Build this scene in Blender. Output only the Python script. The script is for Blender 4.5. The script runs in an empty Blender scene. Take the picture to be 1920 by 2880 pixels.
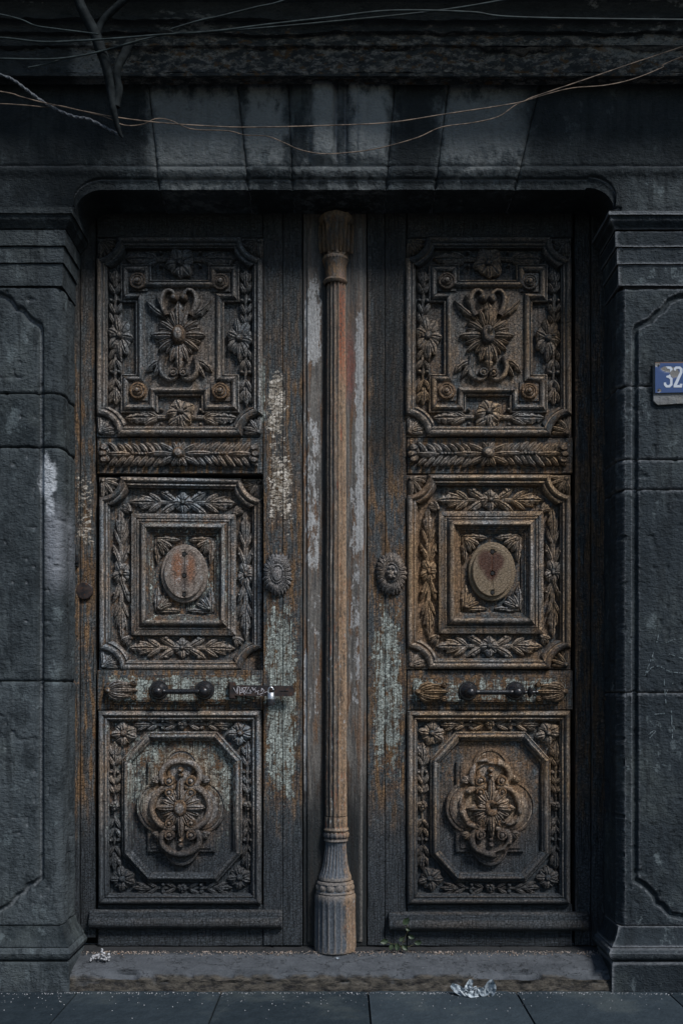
import bpy, math, random
import numpy as np
from math import sin, cos, pi, radians, sqrt, exp
random.seed(7)
S = 600.0          # photograph pixels per metre on the door plane
D = 4.8            # camera to door plane, metres
HC = 1.318         # camera height above the pavement
DK = (D - 8 / S) / D
sc = bpy.context.scene

# ---------------------------------------------------------------- camera, sky, sun, exposure
cam = bpy.data.objects.new('camera', bpy.data.cameras.new('camera'))
sc.collection.objects.link(cam); sc.camera = cam
cam.location = (0, -D, HC); cam.rotation_euler = (radians(90), 0, 0)
cam.data.sensor_fit = 'VERTICAL'; cam.data.sensor_height = 36
cam.data.lens = 36 * D / (2880 / S)
cam.data.shift_y = (1950 - 1440) / 2880.0
cam.data.clip_start = 0.05; cam.data.clip_end = 500
SUN_DIR = (0.60, -0.72, 1.02)       # towards the sun: upper right, behind the camera
_l = sqrt(sum(c * c for c in SUN_DIR))
SUN_EL = math.asin(SUN_DIR[2] / _l); SUN_AZ = math.atan2(SUN_DIR[0], SUN_DIR[1])
w = bpy.data.worlds.new('World'); sc.world = w; w.use_nodes = True
wn = w.node_tree.nodes; wl = w.node_tree.links
sky = wn.new('ShaderNodeTexSky'); sky.sky_type = 'NISHITA'; sky.sun_disc = False
sky.sun_elevation = SUN_EL; sky.sun_rotation = SUN_AZ
sky.dust_density = 0.6; sky.air_density = 1.3; sky.ozone_density = 3.0
wn['Background'].inputs['Strength'].default_value = 0.08
wl.new(sky.outputs[0], wn['Background'].inputs['Color'])
sl = bpy.data.lights.new('sun', 'SUN'); sl.energy = 3.4; sl.angle = radians(13); sl.color = (1.0, 0.985, 0.96)
so = bpy.data.objects.new('sun', sl); sc.collection.objects.link(so)
so.rotation_euler = (pi / 2 - SUN_EL, 0, math.atan2(SUN_DIR[0], -SUN_DIR[1]))
so.location = (3, -4, 6)
sc.view_settings.view_transform = 'Standard'; sc.view_settings.look = 'None'
sc.view_settings.gamma = 1; sc.view_settings.exposure = 0.25
sc.view_settings.use_curve_mapping = False
sc.render.engine = 'CYCLES'
sc.cycles.max_bounces = 5

# ---------------------------------------------------------------- node helper
class E:
    def __init__(s, t, sock): s.t = t; s.s = sock
    def _m(s, op, *a):
        n = s.t.nodes.new('ShaderNodeMath'); n.operation = op
        for i, x in enumerate((s,) + a):
            if isinstance(x, E): s.t.links.new(x.s, n.inputs[i])
            else: n.inputs[i].default_value = x
        return E(s.t, n.outputs[0])
    def __add__(s, o): return s._m('ADD', o)
    __radd__ = __add__
    def __mul__(s, o): return s._m('MULTIPLY', o)
    __rmul__ = __mul__
    def __sub__(s, o): return s._m('SUBTRACT', o)
    def __rsub__(s, o): return (s * -1.0) + o
    def __truediv__(s, o): return s._m('DIVIDE', o)
    def __pow__(s, o): return s._m('POWER', o)
    def max(s, o): return s._m('MAXIMUM', o)
    def min(s, o): return s._m('MINIMUM', o)
    def abs(s): return s._m('ABSOLUTE')
    def clamp(s):
        r = s._m('ADD', 0.0); r.s.node.use_clamp = True; return r
    def step(s, a, b):      # smoothstep
        n = s.t.nodes.new('ShaderNodeMapRange'); n.interpolation_type = 'SMOOTHSTEP'
        s.t.links.new(s.s, n.inputs[0])
        for i, x in ((1, a), (2, b)):
            if isinstance(x, E): s.t.links.new(x.s, n.inputs[i])
            else: n.inputs[i].default_value = x
        n.inputs[3].default_value = 0; n.inputs[4].default_value = 1
        return E(s.t, n.outputs[0])

class Mat:
    def __init__(m, name, k=DK):
        m.m = bpy.data.materials.new(name); m.m.use_nodes = True
        m.t = m.m.node_tree; m.N = m.t.nodes; m.L = m.t.links
        m.bsdf = m.N['Principled BSDF']
        g = m.N.new('ShaderNodeNewGeometry'); m.geo = g
        sp = m.N.new('ShaderNodeSeparateXYZ'); m.L.new(g.outputs['Position'], sp.inputs[0])
        m.x = E(m.t, sp.outputs[0]) * (S / k) + 960.0
        m.y = (E(m.t, sp.outputs[2]) - HC) * (-S / k) + 1950.0
        m.d = E(m.t, sp.outputs[1]) * (-S)
        m.point = E(m.t, g.outputs['Pointiness'])
        m.rnd = E(m.t, m.N.new('ShaderNodeObjectInfo').outputs['Random'])
        m.cmp = m.N.new('ShaderNodeSeparateXYZ')
        m.L.new(g.outputs['True Normal'], m.cmp.inputs[0])
        m.nz = E(m.t, m.cmp.outputs[2])
    def vec(m, sx, sy, sz, off=0):
        c = m.N.new('ShaderNodeCombineXYZ')
        for i, e in enumerate((m.x * sx + off, m.y * sy + off, m.d * sz)):
            m.L.new(e.s, c.inputs[i])
        return c.outputs[0]
    def noise(m, sx, sy=None, sz=None, det=4, rough=.55, off=0, dist=0):
        sy = sx if sy is None else sy; sz = sx if sz is None else sz
        n = m.N.new('ShaderNodeTexNoise'); m.L.new(m.vec(sx, sy, sz, off), n.inputs['Vector'])
        n.inputs['Scale'].default_value = 1; n.inputs['Detail'].default_value = det
        n.inputs['Roughness'].default_value = rough; n.inputs['Distortion'].default_value = dist
        return E(m.t, n.outputs[0])
    def voro(m, sx, sy=None, sz=None, feat='F1', off=0, out='Distance', rand=1.0, warp=None):
        sy = sx if sy is None else sy; sz = sx if sz is None else sz
        n = m.N.new('ShaderNodeTexVoronoi'); n.feature = feat
        v = m.vec(sx, sy, sz, off)
        if warp:
            a = m.N.new('ShaderNodeTexNoise'); m.L.new(m.vec(sx * .8, sy * .8, sz * .8), a.inputs['Vector']); a.inputs['Scale'].default_value = 1
            b = m.N.new('ShaderNodeVectorMath'); b.operation = 'MULTIPLY_ADD'
            m.L.new(a.outputs['Color'], b.inputs[0]); b.inputs[1].default_value = (warp,) * 3; m.L.new(v, b.inputs[2]); v = b.outputs[0]
        m.L.new(v, n.inputs['Vector']); n.inputs['Scale'].default_value = 1
        n.inputs['Randomness'].default_value = rand
        if out == 'Color':
            sp = m.N.new('ShaderNodeSeparateColor'); m.L.new(n.outputs['Color'], sp.inputs[0])
            return E(m.t, sp.outputs[0])
        return E(m.t, n.outputs[out])
    def blob(m, cx, cy, rx, ry, soft=.5, n=None, amp=.0):
        dx = (m.x - cx) / rx; dy = (m.y - cy) / ry
        q = (dx * dx + dy * dy) ** .5
        if n is not None: q = q + (n - .5) * amp
        return 1.0 - q.step(1 - soft, 1 + soft)
    def box(m, x0, x1, y0, y1, n=None, amp=20, sx=6, sy=30):
        x, y = m.x, m.y
        if n is not None: x = x + (n - .5) * amp; y = y + (n - .5) * amp * 3
        return x.step(x0 - sx, x0 + sx) * (1.0 - x.step(x1 - sx, x1 + sx)) * y.step(y0 - sy, y0 + sy) * (1.0 - y.step(y1 - sy, y1 + sy))
    def mix(m, a, b, f):
        n = m.N.new('ShaderNodeMix'); n.data_type = 'RGBA'
        for s_, x in ((6, a), (7, b)):
            if isinstance(x, tuple): n.inputs[s_].default_value = x + (1,)
            else: m.L.new(x, n.inputs[s_])
        if isinstance(f, E): m.L.new(f.s, n.inputs[0])
        else: n.inputs[0].default_value = f
        return n.outputs[2]
    def scale(m, c, f):
        n = m.N.new('ShaderNodeVectorMath'); n.operation = 'SCALE'
        if isinstance(c, tuple): n.inputs[0].default_value = c
        else: m.L.new(c, n.inputs[0])
        m.L.new(f.s, n.inputs['Scale']); return n.outputs[0]
    def out(m, col, rough=.8, bump=None, dist=.002, strength=1, spec=.3, metal=0):
        b = m.bsdf
        if isinstance(col, tuple): b.inputs['Base Color'].default_value = col + (1,)
        else: m.L.new(col, b.inputs['Base Color'])
        if isinstance(rough, E): m.L.new(rough.s, b.inputs['Roughness'])
        else: b.inputs['Roughness'].default_value = rough
        b.inputs['Specular IOR Level'].default_value = spec
        b.inputs['Metallic'].default_value = metal
        if bump is not None:
            n = m.N.new('ShaderNodeBump'); n.inputs['Distance'].default_value = dist; n.inputs['Strength'].default_value = strength
            m.L.new(bump.s, n.inputs['Height']); m.L.new(n.outputs[0], b.inputs['Normal'])
        return m.m

# ---------------------------------------------------------------- materials
def wood_mat(name, kind):
    m = Mat(name)
    big = m.noise(.006, .004, .006, det=6, rough=.65)
    med = m.noise(.035, .018, .035, det=6, rough=.7, off=31)
    fine = m.noise(.22, .16, .22, det=3, rough=.7, off=11)
    grain = m.noise(.24, .010, .24, det=5, rough=.65, dist=.4, off=5)
    if kind == 'flat_h': grain = m.noise(.010, .24, .24, det=5, rough=.65, dist=.4, off=5)
    crk = m.voro(.10, .14, .10, feat='DISTANCE_TO_EDGE', warp=1.2)
    cell = m.voro(.10, .14, .10, out='Color', warp=1.2)
    cell2 = m.voro(.045, .035, .045, out='Color', off=9, warp=.9)
    vcr = m.noise(.32, .004, .1, det=2, rough=.5, off=70, dist=.8)     # long splits along the grain
    split = 1.0 - (vcr - .5).abs().step(.0, .012 if kind == 'carved' else .022)
    hi = m.y.step(560.0, 1180.0)                 # top shade put into the colour, fading downward
    rt = m.x.step(860.0, 1060.0)
    low = m.y.step(2320.0, 2480.0)               # bare weathered foot
    nlow = (m.y + (med - .5) * 420).step(2200.0, 2420.0)
    left = 1.0 - m.x.step(860.0, 1010.0)
    # bare wood
    c = m.mix((.016, .023, .028), (.135, .152, .162), (grain * .8 + big * .6 + (fine - .5) * .5 - .22).clamp())
    # brown undercoat
    brown = ((med * .75 + big * .55 + fine * .25).step(.70, .88)) * (hi * .75 + .25) * (1.0 - nlow * .8)
    c = m.mix(c, m.mix((.060, .038, .024), (.190, .112, .060), fine), brown * (rt * .30 + .42))
    # region strength for paint
    R = None
    def add(e):
        nonlocal R; R = e if R is None else R.max(e)
    add(m.box(742, 836, 1675, 2260, med, 70, 26, 120) * .92)
    add(m.box(742, 800, 1340, 1700, med, 50, 10, 60) * .30)
    add(m.box(1046, 1134, 1690, 2200, med, 80, 26, 140) * .86)
    add(m.box(280, 735, 1900, 2420, med, 60, 20, 60) * .50)
    add(m.box(300, 735, 1900, 1975, med, 10, 10, 10) * .82)
    add(m.box(1150, 1600, 1905, 1975, med, 10, 10, 10) * .70)
    add(m.box(395, 645, 1455, 1765, med, 30, 10, 20) * .56)
    add(m.box(350, 670, 2070, 2300, med, 60, 20, 60) * .80)
    add(m.box(1150, 1610, 1900, 2380, med, 60, 20, 60) * .30)
    add(m.box(276, 735, 1480, 1890, med, 60, 20, 60) * .36)
    add(m.box(728, 745, 1000, 1200, med, 8, 4, 40) * .9)
    add(m.box(1144, 1400, 1480, 1880, med, 60, 20, 60) * .16)
    add(m.box(205, 262, 1320, 2000, med, 30, 20, 100) * .30)
    vst = m.noise(.05, .006, .05, det=6, rough=.7, off=720)
    thr = 1.20 - R * .56 + (vst - .5) * .42 + (1.0 - (vcr - .5).abs().step(.0, .05)) * .25
    sheet = m.noise(.05, .022, .05, det=10, rough=.74, off=301)
    sheet2 = m.noise(.11, .19, .11, det=6, rough=.72, off=331)
    src = sheet * 1.15 + sheet2 * .30 + cell * .10 + (grain - .5) * .45 - .02
    green = src.step(thr - .10, thr - .02) * crk.step(.005, .04)
    rust = (sheet2 * .5 + fine * .3 + med * .55 + R * .13 + (grain - .5) * .4).step(.74, .84) * (R * 1.1 + .25).clamp() * (1.0 - nlow * .6)
    c = m.mix(c, m.mix((.15, .070, .028), (.31, .165, .075), cell), rust * .9)
    c = m.mix(c, m.mix((.19, .22, .20), (.41, .44, .41), (fine * .7 + sheet * .8 - .2).clamp()), green)
    # cream flakes
    K = (m.box(745, 806, 1030, 1250, med, 70, 18, 60) * .9).max(m.box(750, 826, 1240, 1500, med, 80, 22, 80) * .85).max(m.box(215, 262, 1310, 1560, med, 30, 8, 50) * .7)
    K = K.max(m.box(232, 266, 860, 1320, med, 30, 6, 80) * .45)
    fh = m.noise(.07, .22, .07, det=8, rough=.75, off=401)
    kf = (fh * .9 + sheet2 * .35 + cell * .12).step(1.04 - K * .50, 1.08 - K * .50) * crk.step(.01, .05)
    c = m.mix(c, m.mix((.33, .27, .20), (.55, .50, .44), cell), kf)
    ochre = m.noise(.06, .007, .06, det=6, rough=.7, off=512).step(.47, .60) * (0.40 if kind == 'carved' else 1.0)
    c = m.mix(c, m.mix((.085, .048, .026), (.27, .165, .085), (fine * .7 + grain * .8 - .25).clamp()), ochre * (1.0 - green) * (1.0 - kf) * hi * (1.0 - nlow))
    # red flecks
    red = (m.noise(.12, .05, .1, det=4, off=200)).step(.70, .74) * hi
    c = m.mix(c, (.22, .045, .020), red * .7)
    if kind == 'carved':
        tan = (med * .6 + big * .7).step(.58, .80) * (1.0 - low) * (hi * .8 + .2)
        c = m.mix(c, m.mix((.10, .064, .038), (.30, .19, .105), fine), tan * (rt * .32 + .14))
        blue = (big * .9 + med * .3).step(.60, .74) * (1.0 - tan)
        c = m.mix(c, (.125, .135, .155), blue * (.7 - rt * .3))
    # worn high edges with a pale sheen painted in, dirt packed in cracks
    if kind == 'carved':
        W = m.blob(503, 942, 60, 80, .4, med, .8).max(m.blob(505, 845, 55, 40, .4, med, .8)).max(m.blob(511, 2270, 100, 160, .3, med, .5))
        W = W.max(m.blob(503 + 868, 880, 40, 40, .5, med, .8) * .8).max(m.blob(511 + 868, 2270, 100, 160, .3, med, .5)).max(m.blob(340, 1943, 60, 34, .3)).max(m.blob(1550, 1945, 60, 34, .3)).max(m.blob(1215, 1945, 60, 34, .3))
        W = W.max((m.blob(1184, 1600, 50, 260, .4, med, .5).max(m.blob(1285, 1600, 24, 150, .4, med, .5))) * .9)
        for bx, by in ((388, 789), (620, 791), (1488, 1099), (388, 1098), (620, 1099), (1256, 789), (1256, 1098)): W = W.max(m.blob(bx, by, 26, 26, .2))
        W = W.max(m.box(300, 700, 1245, 1310, med, 60, 30, 10) * med.step(.42, .6))
        c = m.mix(c, m.mix((.10, .055, .028), (.37, .225, .12), (fine * .8 + sheet2 * .8 - .3).clamp()), (W * (sheet * 1.2 + .25)).clamp() * (hi * .6 + .4))
    edge = m.point.step(.505, .55) * (fine * 1.3 + .1).clamp()
    c = m.mix(c, m.mix((.36, .40, .44), (.46, .31, .18), (big * 3.0 - 1.1 + rt * .35).clamp()), edge * .8)
    ros = m.blob(780, 1615, 46, 66, .12).max(m.blob(1100, 1612, 47, 67, .12) * .5) if kind == 'carved' else None
    if ros is not None: c = m.mix(c, m.mix((.13, .13, .135), (.42, .40, .40), fine * .5 + grain * .5), ros * .7)
    c = m.scale(c, (cell * .45 + fine * .9 + grain * 1.1 - .25).max(.06))
    soot_and_shade = (1.0 - m.y.step(620.0, 1250.0)) * .80  # shade under the overhang, painted into the upper door
    soot_and_shade = soot_and_shade.max(m.box(1560, 1720, 500, 2700, med, 60, 40, 100) * .45)  # darker right edge: vignette shade put into the wood colour
    soot_and_shade = soot_and_shade.max(m.box(1040, 1142, 560, 1330, med, 70, 14, 120) * .97).max(m.box(1142, 1300, 560, 760, med, 90, 40, 60) * .6)
    soot_and_shade = soot_and_shade.max(m.box(1618, 1700, 560, 2700, med, 70, 14, 120) * .35)  # same painted darkening on the right frame posts
    c = m.mix(c, (.016, .019, .021), (soot_and_shade * (1.15 - fine * .5)).clamp())
    foot = nlow * .82
    c = m.mix(c, m.mix((.010, .014, .018), (.062, .072, .086), (grain * 1.6 - .4).clamp()), foot)
    c = m.mix(c, (.010, .010, .011), split * .75)
    c = m.mix(c, (.012, .011, .010), (1.0 - crk.step(.0, .06)) * .7)
    h = crk.step(0, .09) * .8 + fine * .8 + grain * 1.1 - split * 1.6 + green * .5 + kf * .5
    return m.out(c, rough=(fine * .3 + .50), bump=h, dist=.006, strength=1.0, spec=.24)

def post_mat(name, column=False):
    m = Mat(name)
    med = m.noise(.03, .010, .03, det=6, rough=.7, off=3)
    fine = m.noise(.25, .14, .25, det=3, rough=.7)
    grain = m.noise(.22, .006, .20, det=6, rough=.68, dist=.5, off=9)
    sA = m.noise(.06, .005, .05, det=8, rough=.72, off=21)
    sB = m.noise(.09, .010, .05, det=8, rough=.74, off=77)
    patch = m.noise(.06, .022, .03, det=9, rough=.74, off=51)
    chip = m.noise(.10, .05, .1, det=9, rough=.75, off=133)
    hi = m.y.step(640.0, 1100.0)
    nlow = (m.y + (sA - .5) * 500).step(2080.0, 2330.0)
    wx = (m.x - 945.0)
    c = m.mix((.018, .019, .022), (.185, .168, .150), (grain * 1.5 + sB * 1.5 - 1.02).clamp())
    c = m.mix(c, m.mix((.055, .030, .016), (.185, .100, .052), fine), sA.step(.48, .60) * (hi * .6 + .3))
    if not column:
        P = m.box(854, 906, 780, 1050, patch, 90, 12, 60).max(m.box(854, 908, 1140, 1640, patch, 60, 14, 60) * .80).max(m.box(998, 1024, 860, 1580, patch, 30, 5, 60) * 1.0)
        P = P.max(m.box(982, 1018, 1300, 2060, patch, 40, 8, 120) * .76).max(m.box(868, 908, 1600, 2080, patch, 50, 8, 80) * .66).max(m.box(853, 866, 1800, 2350, patch, 10, 3, 60) * .9)
        f = (patch * .75 + sB * .45 + (fine - .5) * .12).step(.98 - P * .50, 1.03 - P * .50)
        c = m.mix(c, m.mix((.14, .135, .125), (.42, .42, .43), (grain * .9 + fine * .5 - .2).clamp()), f * (P * 1.6).clamp())
        red = m.box(972, 996, 940, 1120, patch, 40, 8, 60) * (fine * 1.2)
        c = m.mix(c, (.17, .05, .035), red.clamp())
        c = m.mix(c, (.007, .010, .012), (nlow * .93).clamp())
        c = m.mix(c, (.010, .011, .012), m.box(904, 922, 700, 2700, patch, 12, 3, 60) * .7)
    else:
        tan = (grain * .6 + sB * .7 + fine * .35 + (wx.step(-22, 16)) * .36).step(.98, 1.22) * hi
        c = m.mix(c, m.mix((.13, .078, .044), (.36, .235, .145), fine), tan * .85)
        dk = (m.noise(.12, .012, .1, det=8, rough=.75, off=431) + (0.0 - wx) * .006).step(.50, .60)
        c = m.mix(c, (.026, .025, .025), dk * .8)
        red = m.box(954, 972, 800, 1060, patch, 14, 3, 60) * fine.step(.35, .55)
        red = red.max(m.noise(.15, .02, .1, off=80).step(.62, .68) * .8)
        c = m.mix(c, (.28, .075, .03), red * .85)
        c = m.mix(c, (.33, .34, .345), chip.step(.58, .62) * (m.y.step(1500.0, 1900.0) * .6 + .25))
        c = m.mix(c, (.030, .026, .024), (1.0 - chip.step(.36, .46)) * .85)
        top = 1.0 - m.y.step(780.0, 830.0)
        c = m.mix(c, m.mix((.10, .052, .022), (.26, .145, .06), fine), top * patch.step(.40, .60))
        gl = m.y.step(2330.0, 2370.0) * (1.0 - (wx + (patch - .5) * 60).step(18, 32) * .85)
        c = m.mix(c, m.mix((.022, .028, .036), (.120, .134, .155), (grain * .8 + fine * .6 - .2).clamp()), gl)
    edge = m.point.step(.505, .55) * fine
    c = m.mix(c, (.36, .27, .19) if column else (.36, .33, .30), edge * .5)
    c = m.mix(c, (.014, .017, .019), (1.0 - hi) * .45)  # shade at the doorway top, painted into the post colour
    c = m.scale(c, (fine * 1.7 + grain * .5 - .12).max(.05))
    h = grain * 1.6 + fine * .9 + sB * 1.2
    return m.out(c, rough=.62, bump=h, dist=.004, strength=.9, spec=.3)

def stone_mat(name, k=.95, base=(.009, .014, .017), light=(.062, .074, .082), pave=False, rough=1.0):
    m = Mat(name, k)
    big = m.noise(.005, .004, .005, det=5, rough=.6, off=2)
    med = m.noise(.03, .02, .03, det=6, rough=.65)
    fine = m.noise(.13, .24, .13, det=4, rough=.7, off=6)
    pit = m.noise(.055, .11, .055, det=3, rough=.6, off=61)
    streak = m.noise(.05, .004, .05, det=4, rough=.6, off=17)
    c = m.mix(base, light, (med * 1.1 + big * 1.1 + fine * .8 + (m.rnd - .5) * .6 - 1.0).clamp())
    c = m.mix(c, (.070, .082, .078), (big.step(.5, .7)) * .4)
    if not pave:
        c = m.mix(c, (.008, .011, .014), streak.step(.54, .62) * (big * 1.6 - .3).clamp() * .8)
        stn = m.noise(.016, .010, .016, det=9, rough=.74, off=241)
        c = m.mix(c, (.010, .014, .017), stn.step(.52, .58) * .55)
        c = m.mix(c, (.12, .145, .155), (1.0 - stn.step(.36, .42)) * .5)
        W = (m.blob(134, 1345, 24, 60, .25, med, 1.6).max(m.blob(142, 1425, 12, 30, .3, med, 1.4)))
        c = m.mix(c, (.40, .42, .45), (W * fine.step(.30, .50)).clamp() * .95)
        W = m.box(128, 176, 1430, 1640, med, 20, 16, 60)
        c = m.mix(c, (.24, .25, .28), (W * .6))
        # lintel: soot and pale washed stones, plus vignette shade painted into the corners
        for b, s_ in (((415, 670, 255, 460), .42), ((690, 800, 250, 460), .55), ((1240, 1480, 255, 460), .40), ((872, 945, 222, 450), .60), ((990, 1095, 235, 450), .66), ((440, 700, 470, 505), .45), ((830, 1080, 470, 520), .4)):
            c = m.mix(c, (.27, .285, .285), m.box(*b, med, 110, 22, 40) * s_ * (fine * .9 + .5).clamp())
        for b, s_ in (((1112, 1235, 200, 540), .9), ((825, 872, 230, 460), .7), ((700, 1080, 508, 640), .85), ((130, 320, 480, 640), .8), ((330, 420, 235, 440), .6), ((1440, 1560, 235, 420), .45), ((1250, 1760, 508, 640), .7), ((-300, 330, 215, 560), .62), ((1500, 2400, 215, 500), .5), ((-300, 120, 600, 900), .35)):
            c = m.mix(c, (.010, .013, .015), m.box(*b, med, 120, 30, 40) * (s_ * .9))
    spk = m.noise(.20, .20, .20, det=2, off=99).step(.79, .82)
    c = m.mix(c, (.42, .43, .44), spk * (.45 if pave else .3))
    edge = m.point.step(.51, .57)
    c = m.mix(c, (.24, .25, .27), edge * (.0 if pave else .45))
    h = (fine * 1.6 + pit * 2.2) * (med * 2.2 - .25).max(.25) + med * .8
    return m.out(c, rough=.88, bump=h, dist=.0050 * rough, strength=.9, spec=.22)

def plain(name, a, b, rough=.6, metal=0, sc_=.1, dist=.001, spec=.4, extra=None):
    m = Mat(name)
    n = m.noise(sc_, det=5, rough=.65)
    c = m.mix(a, b, n.step(.35, .68))
    if extra: c = m.mix(c, extra, m.noise(sc_ * 1.7, det=4, off=40).step(.58, .66))
    return m.out(c, rough=(n * .25 + rough - .12), bump=n, dist=dist, metal=metal, spec=spec)

def cornice_mat():
    m = Mat('eroded_cornice', .93)
    med = m.noise(.02, .05, .03, det=6, rough=.7)
    fine = m.noise(.12, .2, .12, det=4, rough=.7, off=6)
    band = m.box(250, 2200, 118, 214, med, 40, 60, 8)
    c = m.mix((.016, .021, .024), (.085, .092, .098), (med * 1.0 + fine * .5 - .45).clamp())
    c = m.mix(c, m.mix((.02, .019, .017), (.34, .33, .31), (fine * 1.6 - .35).clamp()), band * (m.noise(.03, .07, .03, det=8, rough=.75, off=41)).step(.46, .58))
    c = m.mix(c, (.10, .065, .038), band * m.noise(.03, .06, .03, off=140).step(.56, .66))
    for b, s_ in (((55, 235, 12, 50), .75), ((205, 300, 132, 232), .65), ((1690, 2100, 118, 165), .5), ((1620, 2100, 42, 56), .9), ((450, 610, 98, 122), .5), ((1400, 2200, 0, 30), .25)):
        c = m.mix(c, (.22, .23, .23), m.box(*b, med, 50, 16, 6) * s_ * fine.step(.32, .52))
    return m.out(c, rough=.9, bump=fine + med * 2.0, dist=.008, strength=.9, spec=.15)

def plate_mat():
    m = Mat('blue_enamel', .945)
    n = m.noise(.10, .10, .10, det=5, rough=.7)
    f = m.noise(.5, .5, .5, det=2)
    c = m.mix((.006, .030, .110), (.009, .042, .150), n)
    chip = m.blob(1878, 1038, 20, 8, .5, n, 1.4).max(m.blob(1897, 1048, 12, 14, .5, n, 1.2)).max(m.blob(1845, 1023, 9, 7, .5, n, 1.)).max(m.blob(1853, 1098, 6, 5, .5, n, .8))
    c = m.mix(c, m.mix((.07, .065, .06), (.17, .16, .15), f), chip.step(.35, .6))
    rim = (m.y - 1019.0).step(0, 3) 
    c = m.mix((.10, .045, .02), c, rim)
    return m.out(c, rough=.38, bump=chip * -1.0, dist=.001, spec=.5)
def digit_mat():
    m = Mat('white_enamel', .945)
    n = m.noise(.10, .10, .10, det=5, rough=.7)
    f = m.noise(.5, .5, .5, det=2)
    chip = m.blob(1870, 1037, 6, 6, .5, n, 1.4).max(m.blob(1891, 1050, 8, 9, .5, n, 1.2)).step(.35, .6)
    c = m.mix((.42, .45, .51), m.mix((.07, .065, .06), (.17, .16, .15), f), chip)
    return m.out(c, rough=.4, spec=.5)

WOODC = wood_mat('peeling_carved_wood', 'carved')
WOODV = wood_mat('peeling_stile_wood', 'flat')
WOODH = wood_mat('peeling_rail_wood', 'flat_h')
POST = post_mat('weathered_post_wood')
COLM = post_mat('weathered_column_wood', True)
STONE = stone_mat('dark_basalt')
STONER = stone_mat('vignette_dark_basalt', base=(.010, .015, .020), light=(.033, .042, .049))  # darker copy of the basalt, vignette shade put into its colour
SILL = stone_mat('worn_sill_stone', 1.0, (.036, .038, .043), (.125, .126, .135), pave=True, rough=.5)
PAVE = stone_mat('dark_paving', .93, (.008, .015, .021), (.034, .048, .060), pave=True, rough=.5)
ROAD = plain('asphalt', (.035, .036, .038), (.06, .06, .06), .9, sc_=.3)
CORN = cornice_mat()
IRON = plain('black_iron', (.010, .011, .013), (.028, .030, .034), .28, metal=.3, sc_=.2, extra=(.06, .03, .02))
RUSTY = plain('rusty_flat_iron', (.016, .015, .017), (.05, .032, .026), .5, metal=.3, sc_=.05, extra=(.07, .032, .018))
DARKM = plain('dark_rebate', (.010, .010, .011), (.02, .02, .02), .9)
STEEL = plain('padlock_steel', (.28, .29, .31), (.50, .51, .53), .36, metal=.9, sc_=.3)
SCR = plain('scratched_paint', (.40, .38, .40), (.55, .52, .55), .8)
CHALK = plain('chalk', (.09, .12, .13), (.20, .23, .25), .95)
WIREB = plain('brown_wire', (.05, .034, .024), (.26, .19, .14), .6, sc_=.03)
WIRED = plain('black_cable', (.006, .008, .009), (.018, .022, .024), .8, sc_=.05, spec=.08)
WIRET = plain('green_black_cable', (.010, .015, .016), (.034, .046, .048), .6, sc_=.03, spec=.2)
ROPE = plain('twisted_grey_cable', (.02, .024, .03), (.12, .13, .15), .6, sc_=.3)
PLASTIC = plain('white_plastic_film', (.16, .19, .22), (.40, .45, .49), .4, sc_=.1)
CRUMB = plain('white_crumbs', (.20, .20, .21), (.46, .46, .48), .9)
GRIT = plain('grit', (.10, .08, .065), (.42, .36, .32), .9, sc_=.15, extra=(.30, .13, .05))
LEAF = plain('weed_leaf', (.018, .032, .014), (.05, .07, .035), .5, sc_=.1)
STEM = plain('weed_stem', (.05, .05, .02), (.09, .08, .04), .6)
def sill_mat():
    m = Mat('worn_sill_stone', .975)
    med = m.noise(.02, .05, .03, det=6, rough=.68); fine = m.noise(.15, .2, .1, det=5, rough=.72, off=6); big = m.noise(.006, .02, .01, det=4, off=44)
    c = m.mix((.020, .024, .029), (.105, .113, .126), (big * .9 + med * .9 + fine * .7 - .75).clamp())
    c = m.mix(c, (.34, .35, .37), m.noise(.018, .05, .018, det=8, rough=.72, off=91).step(.64, .72) * fine * .9)
    crack = (m.noise(.008, .02, .012, det=6, rough=.6, off=7) - .5).abs().step(.0, .006)
    c = m.mix((.008, .008, .009), c, crack)
    riser = m.d.step(149, 157)
    bl = m.noise(.03, .09, .03, det=8, rough=.75, off=21)
    rc = m.mix((.012, .012, .013), (.085, .075, .062), bl.step(.36, .62))
    rc = m.mix(rc, (.26, .26, .27), bl.step(.62, .70) * fine)
    c = m.mix(c, rc, riser)
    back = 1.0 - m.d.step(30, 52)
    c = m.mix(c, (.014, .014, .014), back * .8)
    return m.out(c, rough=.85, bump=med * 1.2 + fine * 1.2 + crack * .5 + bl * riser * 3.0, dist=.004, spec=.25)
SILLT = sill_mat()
SLAB = stone_mat('plate_backing_slab', .945, (.10, .10, .10), (.20, .20, .195), rough=.5)
PL = plate_mat(); DG = digit_mat()

# ---------------------------------------------------------------- numpy value noise
_T = np.random.RandomState(3).rand(64, 64)
def vn(x, y, seed=0):
    x = np.asarray(x, float) + seed * 7.31 + 900; y = np.asarray(y, float) + seed * 3.17 + 900
    xi = np.floor(x).astype(int); yi = np.floor(y).astype(int)
    fx = x - xi; fy = y - yi; fx = fx * fx * (3 - 2 * fx); fy = fy * fy * (3 - 2 * fy)
    g = lambda a, b: _T[a % 64, b % 64]
    return (g(xi, yi) * (1 - fx) + g(xi + 1, yi) * fx) * (1 - fy) + (g(xi, yi + 1) * (1 - fx) + g(xi + 1, yi + 1) * fx) * fy - .5
def fbm(x, y, seed=0, o=3):
    x = np.asarray(x, float); y = np.asarray(y, float)
    r = 0; a = 1
    for i in range(o): r = r + a * vn(x * 2 ** i, y * 2 ** i, seed + i * 5); a *= .5
    return r

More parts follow.
